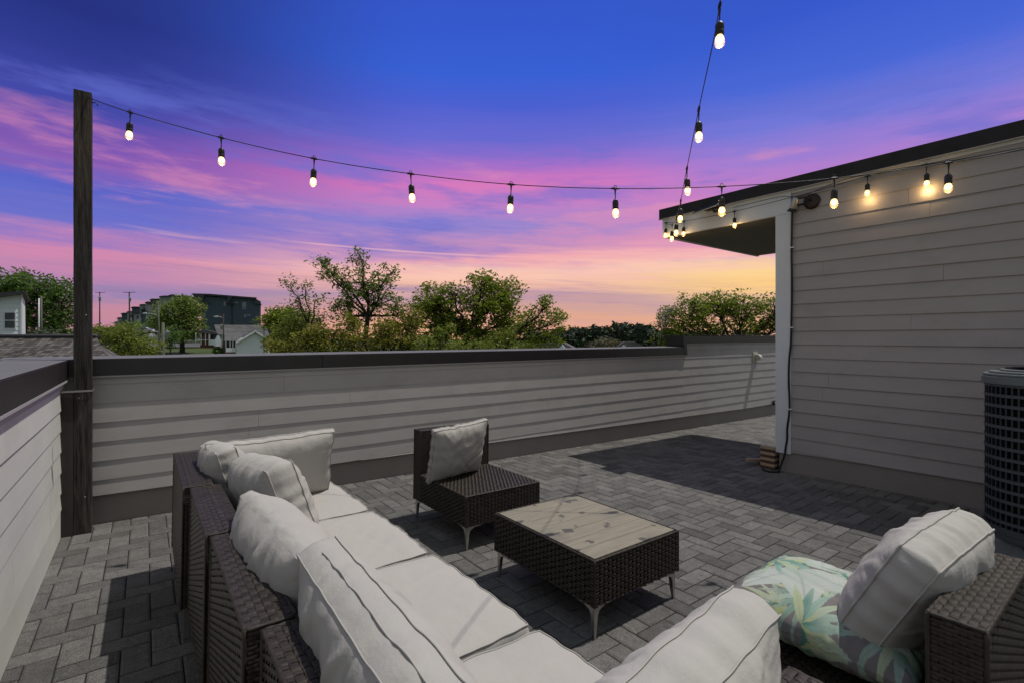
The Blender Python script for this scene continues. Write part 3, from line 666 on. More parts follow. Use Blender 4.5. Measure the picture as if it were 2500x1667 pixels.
seat_cushion('third flat seat cushion from the far end, its near edge lit', .31, 1.352, 1.11, 2.096, 13)
seat_cushion('seat cushion of the near corner section, partly under the frame edge', .34, .50, 1.12, 1.325, 14, T=.10)
GB = 'loose back cushions of the wicker sofa'
sz = lambda x, y: fz(x, y) + ZS + .085
def back(label, w, h, T, gs, seed, x, y, rz, lean, roll=0, **k):
    o = cushion('back_cushion', label, w, h, T, gs, seed, m_fab, group=GB, **k); orient(o, (x, y, sz(x, y) - .005), rz, lean, roll); return o
# facing +x : rz = -90 puts local +y -> +x, local x -> -y
K_ = dict(kn=3.0, bp=.75)
back('wide back cushion standing across the far corner facing the viewer', .71, .445, .20, .045, 31, .645, 3.42, 180, -21, 1.5, corner=.0, pinch=.05, fold=.007, puck=.002, creases=12, camp=.005)
back('small plump back cushion in the far left corner against the wicker back', .50, .42, .23, .09, 32, .43, 3.20, -84, 14, -5, fold=.010, corner=.06, pipes='end', camp=.007, **K_)
back('plump back cushion with visible boxed end, second along the left backrest', .60, .44, .27, .11, 33, .565, 2.62, -80, 16, -6, fold=.012, corner=.06, pipes='end', camp=.008, **K_)
back('creased back cushion third along the left backrest', .84, .42, .27, .05, 34, .475, 1.84, -87, 18, -1, fold=.016, corner=.10, NX=90, NZ=60, creases=11, camp=.013, puck=.001, pipe=None, **K_)
back('large creased back cushion with zipper nearest the camera on the left backrest', .86, .43, .24, .105, 35, .49, 1.02, -91, 14, 0, fold=.016, corner=.03, NX=120, NZ=76, zipper=1, puck=.0015, creases=22, camp=.013, pr_=.0021, **K_)
back('large back cushion leaning on the near side of the corner, bottom centre', .80, .44, .25, .10, 36, .70, .60, 7, 14, -1, fold=.014, corner=.08, NX=96, NZ=64, creases=26, camp=.009, pr_=.0020, **K_)
o = cushion('back_cushion', 'thick grey white cushion with twin piping leaning in the lower right chair', .60, .48, .25, .10, 37, m_fab, group=None, fold=.012, puck=.002, corner=.16, NX=96, NZ=64, creases=26, camp=.010, pr_=.0036, kn=2.6, bp=.62)
orient(o, (2.09, .615, fz(2.07, .6) + ZS + .045), -3, 27, 0)
o = cushion('square_pillow', 'square white pillow standing on the wicker chair near the rear wall', .50, .46, .17, .035, 41, m_fab, cat='pillow', fold=.010, puck=.002, corner=.0, pinch=.06, kn=3, creases=9, camp=.006)
orient(o, (2.025, 3.48, fz(2.1, 3.5) + ZS + .006), 184, -19, 4)
# leaf print pillow (pattern painted on the fabric itself)
m_leaf = D.materials.new('leaf_print_fabric'); m_leaf.use_nodes = True; n = NG(m_leaf.node_tree); b = m_leaf.node_tree.nodes['Principled BSDF']
b.inputs['Roughness'].default_value = .9; at = n.n('ShaderNodeVertexColor'); at.layer_name = 'print'; n.link(at.outputs[0], b.inputs['Base Color'])
NXp, NZp = 260, 240
o = cushion('leaf_print_pillow', 'pillow with pale tropical leaf print lying flat on the lower right wicker chair', .56, .57, .21, .02, 51, m_leaf, pipe=None, cat='pillow', fold=.008, puck=.006, corner=.0, pinch=.05, kn=3, NX=NXp, NZ=NZp, creases=8, camp=.005)
rl = random.Random(5); LEAVES = []
for k in range(40):                                 # broad pale leaves and thin palm fans scattered over the cloth
    cx, cy, a0 = rl.uniform(-.33, .33), rl.uniform(-.31, .31), rl.uniform(0, 360)
    if k % 5:
        for j in range(7): LEAVES.append((cx, cy, a0 + j * 17, rl.uniform(.12, .17), .0095, rl.choice(((96, 158, 146), (190, 200, 140), (60, 128, 118), (170, 205, 190))), (204, 212, 192)))
    else:
        for j in range(3): LEAVES.append((cx, cy, a0 + j * 52, rl.uniform(.13, .18), .038, rl.choice(((186, 200, 190), (198, 204, 176), (192, 206, 200))), (214, 222, 212)))
for a in (150, 205, 262): LEAVES.append((.0, .12, a, .24, .07, (190, 204, 196), (218, 222, 212)))
for j in range(9): LEAVES.append((.10, .24, 110 + j * 19, .20, .013, (84, 150, 136) if j % 2 else (200, 208, 150), (190, 216, 200)))
for px_, py_, a0_ in ((-.10, -.06, 190), (.06, -.10, 230), (-.16, -.22, 150), (.16, -.24, 200), (.0, -.26, 60), (-.26, .02, 240)):
    for j in range(8): LEAVES.append((px_, py_, a0_ + j * 21, .16, .014, ((70, 136, 124), (196, 204, 146), (120, 172, 156))[j % 3], (196, 214, 198)))
for px_, py_, a_l in ((-.04, -.04, 235), (-.02, -.14, 300), (.12, -.10, 255), (-.16, -.06, 265)): LEAVES.append((px_, py_, a_l, .2, .055, (188, 204, 190), (216, 220, 206)))
LEAVES = [(cx, cy, math.cos(R(a)), math.sin(R(a)), ln, wd, lin(b_), lin(t_)) for cx, cy, a, ln, wd, b_, t_ in LEAVES]
def leaf_color(x, y):
    """x, y in metres on the pillow"""
    col = lin((138, 133, 131))
    for (cx, cy, ca_, sa, ln, wd, c0, c1_) in LEAVES:
        dx, dy = x - cx, y - cy; s = (dx * ca_ + dy * sa) / ln
        if 0 < s < 1:
            q = abs(-dx * sa + dy * ca_) / wd; e = math.sin(math.pi * s ** .75) ** .8
            if q < e:
                f = min(1, max(0, s * .6 + .2 + .4 * noise.noise(Vector((x * 16, y * 16, cx * 9))))); k = .82 if q < .07 else (.9 if (s * 12 + q * 2) % 1 < .14 else 1.0)
                col = tuple((c0[i] * (1 - f) + c1_[i] * f) * k for i in range(3))
    return col
ca = o.data.color_attributes.new('print', 'FLOAT_COLOR', 'POINT')
for i, v in enumerate(o.data.vertices): ca.data[i].color = (*[q * .66 for q in leaf_color(v.co.x, v.co.z - .28)], 1)
o.rotation_mode = 'QUATERNION'
Mq = Matrix(((1, 0, 0), (0, 0, 1), (0, -1, 0)))
o.location = (2.01, .43, fz(1.93, .8) + ZS + .10)
o.rotation_quaternion = TILT @ Quaternion((0, 0, 1), R(3)) @ Quaternion((1, 0, 0), R(-87))

# ---------------------------------------------------------------- wooden game blocks by the house corner
m_w1 = M('pine_block', (.40, .29, .18), .6, var=.15, vscale=9, stretch=(1, 6, 6)); m_w2 = M('walnut_block', (.085, .045, .03), .6, var=.2, vscale=9)
GBk = 'large wooden game blocks by the house corner'
def block(lbl, c, size, rz, mat, tilt=0):
    Mt = Matrix.Translation(c) @ Matrix.Rotation(R(rz), 4, 'Z') @ Matrix.Rotation(R(tilt), 4, 'Y'); a, b, h = size
    mb = MB(); mb.box((-a / 2, -b / 2, 0), (a / 2, b / 2, h), Mt); tag(mb.build('wooden_block', mat, bevel=.002), lbl, 'wooden block', GBk)
bx, by = 5.99, 2.80; z = fz(bx, by) + .002; bh = .0335
for lv in range(8):
    nb_ = 3 if lv < 7 else 1
    for k in range(nb_):
        if lv % 2 == 0: c = (bx, by - .055 + k * .055, z); rz = 0
        else: c = (bx - .055 + k * .055, by, z); rz = 90
        block(f'{"dark walnut" if lv % 2 == 0 else "light pine"} block in the block tower, {["bottom","second","third","fourth","fifth","sixth","seventh","top"][lv]} layer' + (', ' + ['front', 'centre', 'rear'][k] if nb_ > 1 else ''), c, (.165, .053, bh - .001), rz, m_w2 if lv % 2 == 0 else m_w1)
    z += bh
q = onZ(1851, 1128, -1.54); zf_ = fz(q.x, q.y)
block('dark loose block lying flat on the paving near the block tower', (q.x + .03, q.y - .02, zf_), (.165, .06, .035), 20, m_w2)
block('light loose block propped on the dark one near the block tower', (q.x - .04, q.y + .03, zf_ + .034), (.20, .055, .035), -28, m_w1, 4)

# ---------------------------------------------------------------- air conditioner
ac = Vector((5.10, .32, 0)); ac.z = fz(5.2, .3); r_ = .45; rc = .27; zb, zt = EYE - 1.345, EYE - .235
t = thing('air_conditioner', 'tall dark louvred air conditioning condenser beside the house wall', 'air conditioner', ac)
m_acf = M('ac_dark_fin', (.026, .033, .038), .5, .4); m_acb = M('ac_band', (.052, .062, .07), .45, .5, var=.1, vscale=5); m_act = M('ac_top', (.11, .135, .14), .4, .5, var=.08, vscale=5)
def rsq(rr, rcc, n=10):
    out = []
    for k, (sx, sy) in enumerate(((1, 1), (-1, 1), (-1, -1), (1, -1))):
        for i in range(n + 1): a = R(90 * k + 90 * i / n); out.append(Vector((ac.x + sx * (rr - rcc) + rcc * math.cos(a), ac.y + sy * (rr - rcc) + rcc * math.sin(a), 0)))
    return out
def ring(mb, rr, rcc, z0, z1, cap=False):
    pl = rsq(rr, rcc); n_ = len(pl); vs = [p_ + Vector((0, 0, z0)) for p_ in pl] + [p_ + Vector((0, 0, z1)) for p_ in pl]
    fs = [(i, (i + 1) % n_, n_ + (i + 1) % n_, n_ + i) for i in range(n_)]
    if cap: fs += [tuple(range(n_, 2 * n_)), tuple(range(n_))[::-1]]
    mb.add(vs, fs)
mb = MB(); ring(mb, r_ - .035, rc - .035, zb, zt - .05, True); mb.build('coil_core', M('coil', (.006, .007, .008), .6), t)
mb = MB(); nrow = 14; hz = (zt - .10 - zb) / nrow
for k in range(nrow + 1):
    z_ = zb + k * hz; ring(mb, r_, rc, z_, z_ + .021 if k else z_ + .045, True)
mb.build('louver_band', m_acb, t)
mb = MB(); pl = rsq(r_ - .006, rc - .006, 24); acc = 0; tot = []
for i in range(len(pl)):
    a, b_ = pl[i], pl[(i + 1) % len(pl)]; L = (b_ - a).length; nn = max(1, round(L / .024)) if L > .02 else 1
    for j in range(nn): tot.append((a.lerp(b_, j / nn), (b_ - a).normalized() if L > 1e-4 else Vector((1, 0, 0))))
last = None
for p_, d_ in tot:
    if last is not None and (p_ - last).length < .019: continue
    last = p_; nn = Vector((d_.y, -d_.x, 0)); w0 = d_ * .0055 + nn * 0
    vs = [p_ - w0 - nn * .026, p_ + w0 - nn * .026, p_ + w0 + nn * .002 + d_ * .006, p_ - w0 + nn * .002 + d_ * .006]
    mb.hexa([q + Vector((0, 0, zb + .02)) for q in vs] + [q + Vector((0, 0, zt - .09)) for q in vs])
mb.build('fin_grille', m_acf, t)
mb = MB()
for (rr, z0, z1) in ((r_ + .012, zt - .085, zt - .03), (r_ + .006, zt - .03, zt - .012), (r_ - .02, zt - .012, zt + .002), (r_ - .07, zt + .002, zt + .014)): ring(mb, rr, rc, z0, z1, True)
mb.build('top_cover', m_act, t, bevel=.006)
mb = MB()
for k in range(9): mb.lathe((ac.x, ac.y, zt + .016 + .0), [(.06 + k * .038, 0), (.064 + k * .038, .003)], 40)
for k in range(8): a = R(k * 45); mb.tube([(ac.x, ac.y, zt + .028), (ac.x + .33 * math.cos(a), ac.y + .33 * math.sin(a), zt + .018)], .004)
mb.build('fan_guard', m_acf, t)
mb = MB(); ring(mb, r_ + .006, rc, zb - .035, zb - .001, True); mb.build('base_pan', m_acb, t)
m_stone = M('riser_block', (.10, .11, .115), .85, var=.2, vscale=9, bump=.4)
for sx, sy in ((-1, 1), (-1, -1), (1, -1), (1, 1)):
    mb = MB(); c = Vector((ac.x + sx * .32, ac.y + sy * .30, 0)); z0 = fz(c.x, c.y)
    mb.hexa([(c.x - .13, c.y - .10, z0), (c.x + .13, c.y - .10, z0), (c.x + .13, c.y + .10, z0), (c.x - .13, c.y + .10, z0), (c.x - .09, c.y - .07, zb - .036), (c.x + .09, c.y - .07, zb - .036), (c.x + .09, c.y + .07, zb - .036), (c.x - .09, c.y + .07, zb - .036)])
    mb.build('riser', m_stone, t, bevel=.006)

#BACKGROUND
# ================================================================ surroundings beyond the terrace
m_grass = M('grass', (.040, .062, .018), .95, .2, col2=(.085, .11, .034), vscale=.25, bump=.6, bscale=6, dirt=(.12, .105, .055), dscale=.06, dfac=.5)
m_road = M('asphalt', (.09, .09, .09), .9, var=.2, vscale=.8)
def th(x, y):                                       # terrain height relative to the eye
    d = x * FW.x + y * FW.y; r = x * RT.x + y * RT.y; D_ = math.hypot(x, y)
    if d < 1 or D_ < 20: return -9.0
    t_ = r / d
    def it(st, q):
        for (a, ha), (b, hb) in zip(st, st[1:]):
            if q <= b: return ha + (hb - ha) * max(0, (q - a) / (b - a))
        return st[-1][1]
    hl = it([(20, -9), (45, -5.4), (75, -3.5), (100, -2.5), (130, -.9), (170, -.5), (400, -.6), (1500, -1)], d)
    hr = it([(20, -9), (120, -10), (400, -14), (1500, -6)], d)
    w_ = min(1, max(0, (t_ + .52) / .35)); w_ = w_ * w_ * (3 - 2 * w_)
    return hl * (1 - w_) + hr * w_
def gz(p): return EYE + th(p.x, p.y)
mb = MB(); rings = [0, 12, 20, 28, 36, 45, 55, 65, 75, 85, 95, 105, 115, 125, 140, 160, 190, 240, 320, 450, 700, 1100, 1600]; NA = 144
vs = []; fs = []
for r0 in rings:
    for k in range(NA): a = 2 * math.pi * k / NA; x, y = r0 * math.cos(a), r0 * math.sin(a); vs.append((x, y, EYE + th(x, y) + (.25 * noise.noise(Vector((x * .06, y * .06, 0))) if r0 > 20 else 0)))
for i in range(len(rings) - 1):
    for k in range(NA): fs.append((i * NA + k, i * NA + (k + 1) % NA, (i + 1) * NA + (k + 1) % NA, (i + 1) * NA + k))
mb.add(vs, fs, True); tag(mb.build('ground', m_grass), kind='structure')

# ---- vegetation
def leafmat(name, a, b, tr=.25, isl=.75):
    m = M(name, a, .6, .3, col2=b, vscale=.9, island=isl, trans=tr); return m
m_lfA = leafmat('leaves_olive', (.08, .125, .014), (.36, .43, .04), .45); m_lfB = leafmat('leaves_green', (.08, .125, .03), (.30, .39, .08), .45)
m_lfC = leafmat('leaves_dark', (.055, .105, .028), (.20, .31, .065), .4); m_lfD = leafmat('leaves_yellow_green', (.08, .115, .02), (.33, .38, .06), .45)
m_lfF = leafmat('leaves_mixed_olive', (.06, .085, .012), (.40, .37, .05), .4); m_lfE = leafmat('leaves_far', (.012, .026, .014), (.034, .055, .022)); m_bark = M('bark', (.035, .028, .022), .9, .2, var=.4, vscale=6)
m_barkL = M('pale_bark', (.11, .095, .075), .9, .2, var=.3, vscale=6)
def leafy(mb, c, n, rad, ls, rnd, up=.3):
    for _ in range(n):
        while True:
            q = Vector((rnd.uniform(-1, 1), rnd.uniform(-1, 1), rnd.uniform(-1, 1)))
            if q.length < 1: break
        p = c + Vector((q.x, q.y, q.z * .8)) * rad; l = ls * 1.04 * rnd.uniform(.5, 1.4)
        a = Vector((rnd.uniform(-1, 1), rnd.uniform(-1, 1), rnd.uniform(-.7, .5))).normalized(); b = a.cross(Vector((rnd.uniform(-1, 1), rnd.uniform(-1, 1), rnd.uniform(-1, 1)))).normalized()
        b0 = len(mb.v); w = l * .42
        mb.v += [p - a * l * .5, p + b * w * .5 - a * l * .05, p + a * l * .5, p - b * w * .5 - a * l * .05]; mb.f.append([b0, b0 + 1, b0 + 2, b0 + 3]); mb.sm.append(False)
def tree(label, base, blobs, mat, ls=.16, per=26, clus=None, seed=1, name='tree', cat='tree', group=None, bark=None, trunk=.16, crad=.42, limbs=None, stem_n=1, twigs=True, fork=None):
    """blobs: (u, v, ru, rv, d, n) crown masses; base: trunk foot"""
    rnd = random.Random(seed); bark = bark or m_bark
    B = P(*base); B.z = gz(B) if len(base) == 3 else B.z
    t = thing(name, label, cat, B, group); cr = MB(); tk = MB()
    masses = []
    for (u, v, ru, rv, d, n_) in blobs:
        c = P(u, v, d); a = ru * d / F; h = rv * d / F; masses.append((c, a, h, n_, d))
    fk = P(*fork) if fork else Vector((B.x, B.y, (B.z + min(m[0].z for m in masses)) / 2 + .3))
    def wob(a, b, k=6, amp=.06):
        L = (b - a).length; out = []
        for i in range(k + 1):
            f = i / k; q = a.lerp(b, f); q += Vector((rnd.uniform(-1, 1), rnd.uniform(-1, 1), rnd.uniform(-.5, .5))) * L * amp * (1 if 0 < i < k else 0); out.append(q)
        return smooth(out, 1)
    for s_ in range(stem_n):
        off = Vector((rnd.uniform(-1, 1), rnd.uniform(-1, 1), 0)) * (.5 if stem_n > 1 else 0)
        tr_ = wob(B + off, fk + off * .3, 6, .03); tk.tube(tr_, [trunk * (1.25 - .45 * i / len(tr_)) for i in range(len(tr_))], 7)
    for (c, a, h, n_, d) in masses:
        br = wob(fk, c, 5, .07); r0 = min(trunk * .7, .03 + .05 * a); tk.tube(br, [r0 * (1 - .7 * i / len(br)) for i in range(len(br))], 6)
        for i in range(n_):
            for _ in range(60):
                q = Vector((rnd.uniform(-1, 1), rnd.uniform(-1, 1), rnd.uniform(-1, 1)))
                if .25 < q.length < 1: break
            q = q.normalized() * q.length ** .6 * rnd.uniform(.85, 1.12); pt = c + Vector((q.x * a, q.y * a, q.z * h))
            if twigs: s0 = br[rnd.randrange(len(br) // 2, len(br))]; w_ = wob(s0, pt, 3, .1); tk.tube(w_, [max(.006, r0 * .28) * (1 - .7 * j / len(w_)) for j in range(len(w_))], 4)
            leafy(cr, pt, per, crad * rnd.uniform(.6, 1.25), ls, rnd)
    tk.build('trunk', bark, t); cr.build('crown', mat, t); return t
GT = 'leafy trees beyond the rear parapet'
tree('tall tree with a pale forked trunk and airy crown rising left of centre', (772, 860, 22), [(880, 628, 22, 22, 22, 12), (890, 690, 60, 45, 22.3, 50), (955, 665, 30, 25, 22, 16), (920, 740, 60, 50, 22.5, 44), (845, 770, 45, 40, 22, 30), (800, 668, 26, 22, 21.6, 14), (780, 633, 22, 14, 21.5, 8), (835, 680, 26, 30, 21.8, 14), (830, 730, 30, 30, 21.7, 16), (980, 770, 40, 50, 22.6, 30)], m_lfB, seed=3, fork=(898, 772, 22), ls=.15, per=20, trunk=.13, crad=.32, group=GT)
tree('thin sparse sapling with drooping tips left of the tall forked tree', (745, 860, 20), [(708, 690, 20, 16, 20, 8), (745, 700, 16, 18, 20, 7), (728, 730, 26, 22, 20, 14), (770, 735, 18, 22, 20, 8), (740, 765, 30, 20, 20, 16)], m_lfB, seed=4, fork=(760, 800, 20), ls=.12, per=13, trunk=.05, crad=.26, group=GT)
tree('broad olive green tree with dark limbs in the middle of the rear parapet', (1145, 880, 21), [(1045, 730, 42, 34, 21, 40), (1100, 765, 60, 46, 21.5, 80), (1175, 692, 34, 26, 21, 34), (1195, 740, 56, 46, 21, 90), (1240, 715, 36, 36, 21.4, 44), (1110, 718, 40, 20, 21, 22), (1175, 810, 80, 40, 21.8, 100), (1060, 800, 56, 50, 21.8, 80), (1250, 785, 40, 44, 21.4, 50)], m_lfA, seed=5, fork=(1140, 815, 21), ls=.15, per=26, trunk=.17, crad=.34, group=GT)
tree('low spreading tree with bare right twigs at the right end of the middle trees', (1210, 880, 20), [(1340, 745, 26, 22, 20, 18), (1360, 785, 26, 30, 20, 24), (1300, 780, 36, 34, 20.4, 30), (1340, 825, 40, 20, 20.3, 20), (1275, 830, 44, 24, 20.4, 26)], m_lfA, seed=6, fork=(1240, 830, 20), ls=.14, per=20, trunk=.10, crad=.28, group=GT)
tree('dense bushy understory tree behind the rear parapet below the tall forked tree', (860, 900, 19), [(815, 835, 44, 34, 19, 46), (850, 800, 26, 26, 19.2, 22), (895, 838, 50, 30, 19.3, 50), (940, 800, 30, 32, 19.4, 30), (975, 830, 44, 36, 19.4, 50), (1005, 785, 26, 34, 19.6, 26), (770, 812, 26, 22, 19, 18), (745, 840, 44, 24, 19, 32), (690, 846, 40, 18, 19, 20)], m_lfF, seed=7, ls=.13, per=30, trunk=.08, crad=.33, stem_n=3, group=GT)
tree('dense low tree filling below the broad olive tree', (1120, 900, 19.5), [(1040, 845, 50, 26, 19.5, 40), (1090, 815, 22, 20, 19.6, 14), (1130, 848, 50, 20, 19.5, 34), (1200, 846, 50, 22, 19.5, 34), (1235, 820, 26, 16, 19.7, 16), (1285, 852, 46, 14, 19.5, 22)], m_lfD, seed=8, ls=.13, per=26, trunk=.08, crad=.32, stem_n=3, group=GT)
tree('brownish vine tangled tree at the left foot of the middle trees', (690, 900, 21), [(710, 805, 38, 34, 21, 40), (750, 790, 42, 36, 21.4, 40), (690, 838, 30, 24, 21, 24)], m_lfD, seed=9, ls=.12, per=26, trunk=.07, crad=.34, bark=m_barkL, stem_n=4, group=GT)
tree('mid green round tree behind the grey roofed houses left of the middle trees', (680, 860, 60), [(672, 772, 16, 16, 60, 26), (704, 768, 22, 20, 60, 36), (735, 785, 26, 26, 60, 40), (675, 785, 40, 20, 61, 40)], m_lfA, seed=10, ls=.42, per=22, trunk=.3, crad=.9, group=GT)
tree('large green tree right of centre beside the white corner trim', (1800, 900, 30), [(1640, 785, 34, 40, 30, 44), (1690, 760, 44, 40, 30, 60), (1750, 745, 50, 30, 30.4, 60), (1820, 750, 50, 34, 30, 64), (1890, 765, 50, 40, 30, 60), (1720, 810, 60, 36, 31, 64), (1800, 810, 60, 40, 31, 64), (1880, 815, 50, 36, 31, 46), (1965, 770, 60, 45, 30, 60), (1640, 830, 34, 28, 30, 30)], m_lfA, seed=12, fork=(1800, 860, 30), ls=.20, per=22, trunk=.25, crad=.5, group=GT)
tree('pale sparse shrub tree left of the large green tree by the corner trim', (1612, 900, 26), [(1612, 790, 16, 20, 26, 14), (1628, 765, 18, 14, 26, 12), (1600, 815, 14, 22, 26, 12)], leafmat('leaves_pale', (.10, .12, .09), (.24, .26, .2)), seed=13, ls=.12, per=14, trunk=.05, crad=.3, group=GT)
tree('big dark green tree on the left horizon behind the pale blue house', (90, 830, 48), [(30, 690, 50, 30, 48, 60), (100, 700, 56, 30, 48, 60), (150, 740, 34, 46, 48, 46), (60, 740, 70, 40, 49, 80), (110, 770, 60, 34, 49, 60), (-40, 720, 60, 50, 49, 60), (150, 800, 30, 24, 48, 26)], m_lfC, seed=14, ls=.36, per=26, trunk=.45, crad=.85, group=GT)
tree('dark round tree standing in front of the dark apartment block', (445, 860, 92), [(435, 765, 44, 34, 92, 90), (455, 745, 30, 18, 92, 40), (415, 790, 36, 28, 92, 50), (470, 795, 30, 26, 92, 40), (440, 815, 40, 14, 92, 30)], m_lfB, seed=15, ls=.62, per=22, trunk=.4, crad=1.4, group=GT)
GB2 = 'bushes around the houses'
tree('yellow green feathery hedge bush right of the timber post', (300, 900, 27), [(240, 830, 26, 30, 27, 30), (275, 815, 34, 20, 27, 40), (320, 820, 34, 24, 27, 44), (290, 850, 60, 28, 27.4, 60), (355, 845, 30, 24, 27, 34), (345, 866, 40, 16, 27, 30), (225, 820, 16, 20, 27, 16)], m_lfD, seed=16, ls=.15, per=26, trunk=.05, crad=.45, name='bush', cat='bush', group=GB2, stem_n=5, bark=m_barkL)
tree('pale flowering bush between the pale blue house and the big dark tree', (104, 850, 34), [(90, 815, 20, 10, 34, 16), (115, 815, 20, 10, 34, 16), (104, 822, 30, 8, 34, 12)], leafmat('leaves_flowering', (.05, .075, .03), (.17, .19, .11)), seed=17, ls=.18, per=22, trunk=.05, crad=.4, name='bush', cat='bush', group=GB2)
tree('small clipped dark bush beside the red brown pole', (535, 885, 72), [(532, 852, 8, 8, 72, 10), (540, 862, 14, 10, 72, 14)], m_lfC, seed=18, ls=.4, per=30, trunk=.05, crad=.6, name='bush', cat='bush', group=GB2, twigs=False)
tree('row bush under the stepped townhouses', (340, 850, 120), [(300, 808, 30, 8, 120, 16), (350, 800, 36, 12, 120, 24), (390, 795, 20, 16, 120, 18)], m_lfC, seed=19, ls=.7, per=26, trunk=.1, crad=1.6, name='bush', cat='bush', group=GB2, twigs=False)
tree('dark conifer like shrub right of the transformer pole', (415, 870, 78), [(416, 825, 8, 24, 78, 14), (425, 812, 20, 14, 78, 16)], m_lfC, seed=20, ls=.4, per=26, trunk=.1, crad=.8, name='bush', cat='bush', group=GB2, twigs=False)
tree('bush hiding the right end of the white gable house', (670, 880, 64), [(668, 835, 18, 26, 64, 24), (690, 815, 24, 30, 64, 30)], m_lfA, seed=22, ls=.4, per=24, trunk=.1, crad=.8, name='bush', cat='bush', group=GB2, twigs=False)
# pinkish crown among the far woods, and the woods themselves
tree('round tan flowering tree in front of the far woods', (1480, 860, 140), [(1480, 838, 26, 9, 140, 30), (1460, 845, 24, 7, 140, 20), (1500, 845, 20, 7, 140, 16)], leafmat('leaves_tan', (.10, .10, .05), (.20, .17, .10)), seed=24, ls=.8, per=24, trunk=.2, crad=1.6, twigs=False, group=GT)
wd = MB(); rnd = random.Random(77)
for k in range(520):
    u = rnd.uniform(1290, 1720); d = rnd.uniform(300, 520); top = 812 - 9 * math.sin((u - 1330) / 90) - (14 if 1490 < u < 1590 else 0) * (.5 + .5 * noise.noise(Vector((u / 25, 0, 0)))) * 1.5
    leafy(wd, P(u, rnd.uniform(top, 850) + 3, d), 40, 5.0 * d / 400, 4.2 * d / 400, rnd)
for k in range(260):
    u = rnd.uniform(-300, 760); d = rnd.uniform(330, 480); leafy(wd, P(u, rnd.uniform(806, 826), d), 22, 4.5, 2.8, rnd)
w_ = wd.build('far_woods', m_lfE); tag(w_, 'dark far woods on the horizon to the right of the middle trees', 'woods', kind='stuff')

# ---- buildings: facades as vertical polygons with real depth
def onplane(u, v, u0, d0, u1, d1):
    A = P(u0, 824.5, d0); B = P(u1, 824.5, d1); n_ = Vector((B.y - A.y, A.x - B.x, 0)); q = P(u, v, 1) - Vector((0, 0, EYE)); s = n_.dot(Vector((A.x, A.y, 0))) / n_.dot(Vector((q.x, q.y, 0)))
    return Vector((q.x * s, q.y * s, EYE + q.z * s))
def away(u0, d0, u1, d1, L):
    A = P(u0, 824.5, d0); B = P(u1, 824.5, d1); n_ = Vector((B.y - A.y, A.x - B.x, 0)).normalized()
    if n_.dot(A) < 0: n_ = -n_
    return n_ * L
def slab(name, poly, pl, depth, mat, parent, fwd=0.0, bevel=0):
    mb = MB(); off = away(*pl, 1.0); mb.prism([onplane(u, v, *pl) - off * fwd for u, v in poly], off * depth); return mb.build(name, mat, parent, recalc=True, bevel=bevel)
def rect(u0, v0, u1, v1): return [(u0, v0), (u1, v0), (u1, v1), (u0, v1)]
def square(u0, d0, u1, k=1.0):
    t0, t1 = (u0 - 1250) / F, (u1 - 1250) / F; tm = (t0 + t1) / 2; dl = d0 * (t1 - t0) / (1 + t1 * tm); return (u0, d0, u1, (d0 - tm * dl) * k)
m_teal = M('dark_teal_siding', (.060, .092, .115), .7, .3, var=.08, vscale=.5); m_droof = M('dark_metal_roof', (.035, .034, .04), .6, .4, var=.1, vscale=.5)
m_pane = M('window_glass', (.16, .20, .22), .12, .6); m_pane2 = M('dark_window_glass', (.02, .028, .028), .1, .6)
m_gsid = M('pale_siding', (.74, .79, .82), .7, .3, var=.04, vscale=.6, bump=.2); m_wht = M('white_paint', (.75, .76, .78), .6, var=.05)
m_rgrey = M('grey_shingle', (.08, .078, .080), .9, .2, col2=(.15, .145, .145), vscale=1.2, bump=.3, bscale=8, stretch=(1, 1, 5))
m_brick = M('red_brick', (.13, .05, .035), .85, var=.2, vscale=4)
m_tgrey = M('grey_render', (.24, .28, .29), .8, var=.06, vscale=.5); m_conc = M('pale_render', (.34, .36, .34), .8, var=.06)
# dark apartment block
PL = square(487, 118, 637, 1.0)
t = thing('apartment_block', 'dark teal apartment block with angular folded roofs behind the dark round tree', 'building', P(560, 860, 115))
slab('wall', [(493, 739), (500, 724), (626, 731), (637, 737), (636, 862), (493, 866)], PL, 14, m_teal, t)
slab('roof', [(468, 717.5), (510, 718.5), (626, 727.5), (626, 731), (500, 722), (493, 738.5), (511, 739), (511, 741), (485, 740)], PL, 15, m_droof, t, fwd=.9)
slab('roof', [(556, 726), (566, 727), (557, 740), (572, 741), (572, 743), (553, 741)], PL, 4, m_droof, t, fwd=1.3)
slab('roof', [(619, 727.5), (627, 728), (624, 732), (639, 744.5), (620, 743), (620, 737)], PL, 15, m_droof, t, fwd=.6)
for (a, b, c_2, d_) in ((546, 736, 551.5, 747.5), (591, 738, 601, 751), (591, 752.5, 601, 755.5), (573, 737.5, 582, 740.5), (496, 764, 502, 777), (596, 768, 601, 775), (603, 768, 612, 771)):
    slab('window', rect(a, b, c_2, d_), PL, .15, m_pane, t, fwd=.06)
slab('downpipe', rect(565.5, 742, 568, 792), PL, .25, m_droof, t, fwd=.2); slab('downpipe', rect(491.5, 742, 493.5, 800), PL, .25, m_droof, t, fwd=.2)
slab('chimney_box', rect(478.5, 734.5, 483, 742), PL, 1.0, m_wht, t, fwd=.8)
# grey block behind the round tree
PL = square(385, 150, 482, 1.0)
t = thing('apartment_block', 'grey flat roofed apartment block half hidden behind the dark round tree', 'building', P(430, 860, 146))
slab('wall', [(391, 725.5), (415, 723), (482, 731), (482, 862), (391, 862)], PL, 14, m_tgrey, t); slab('roof', [(388, 724.5), (400, 722.5), (408, 722.8), (419, 719.5), (484, 728), (484, 731), (419, 723), (400, 726)], PL, 15, m_droof, t, fwd=.8)
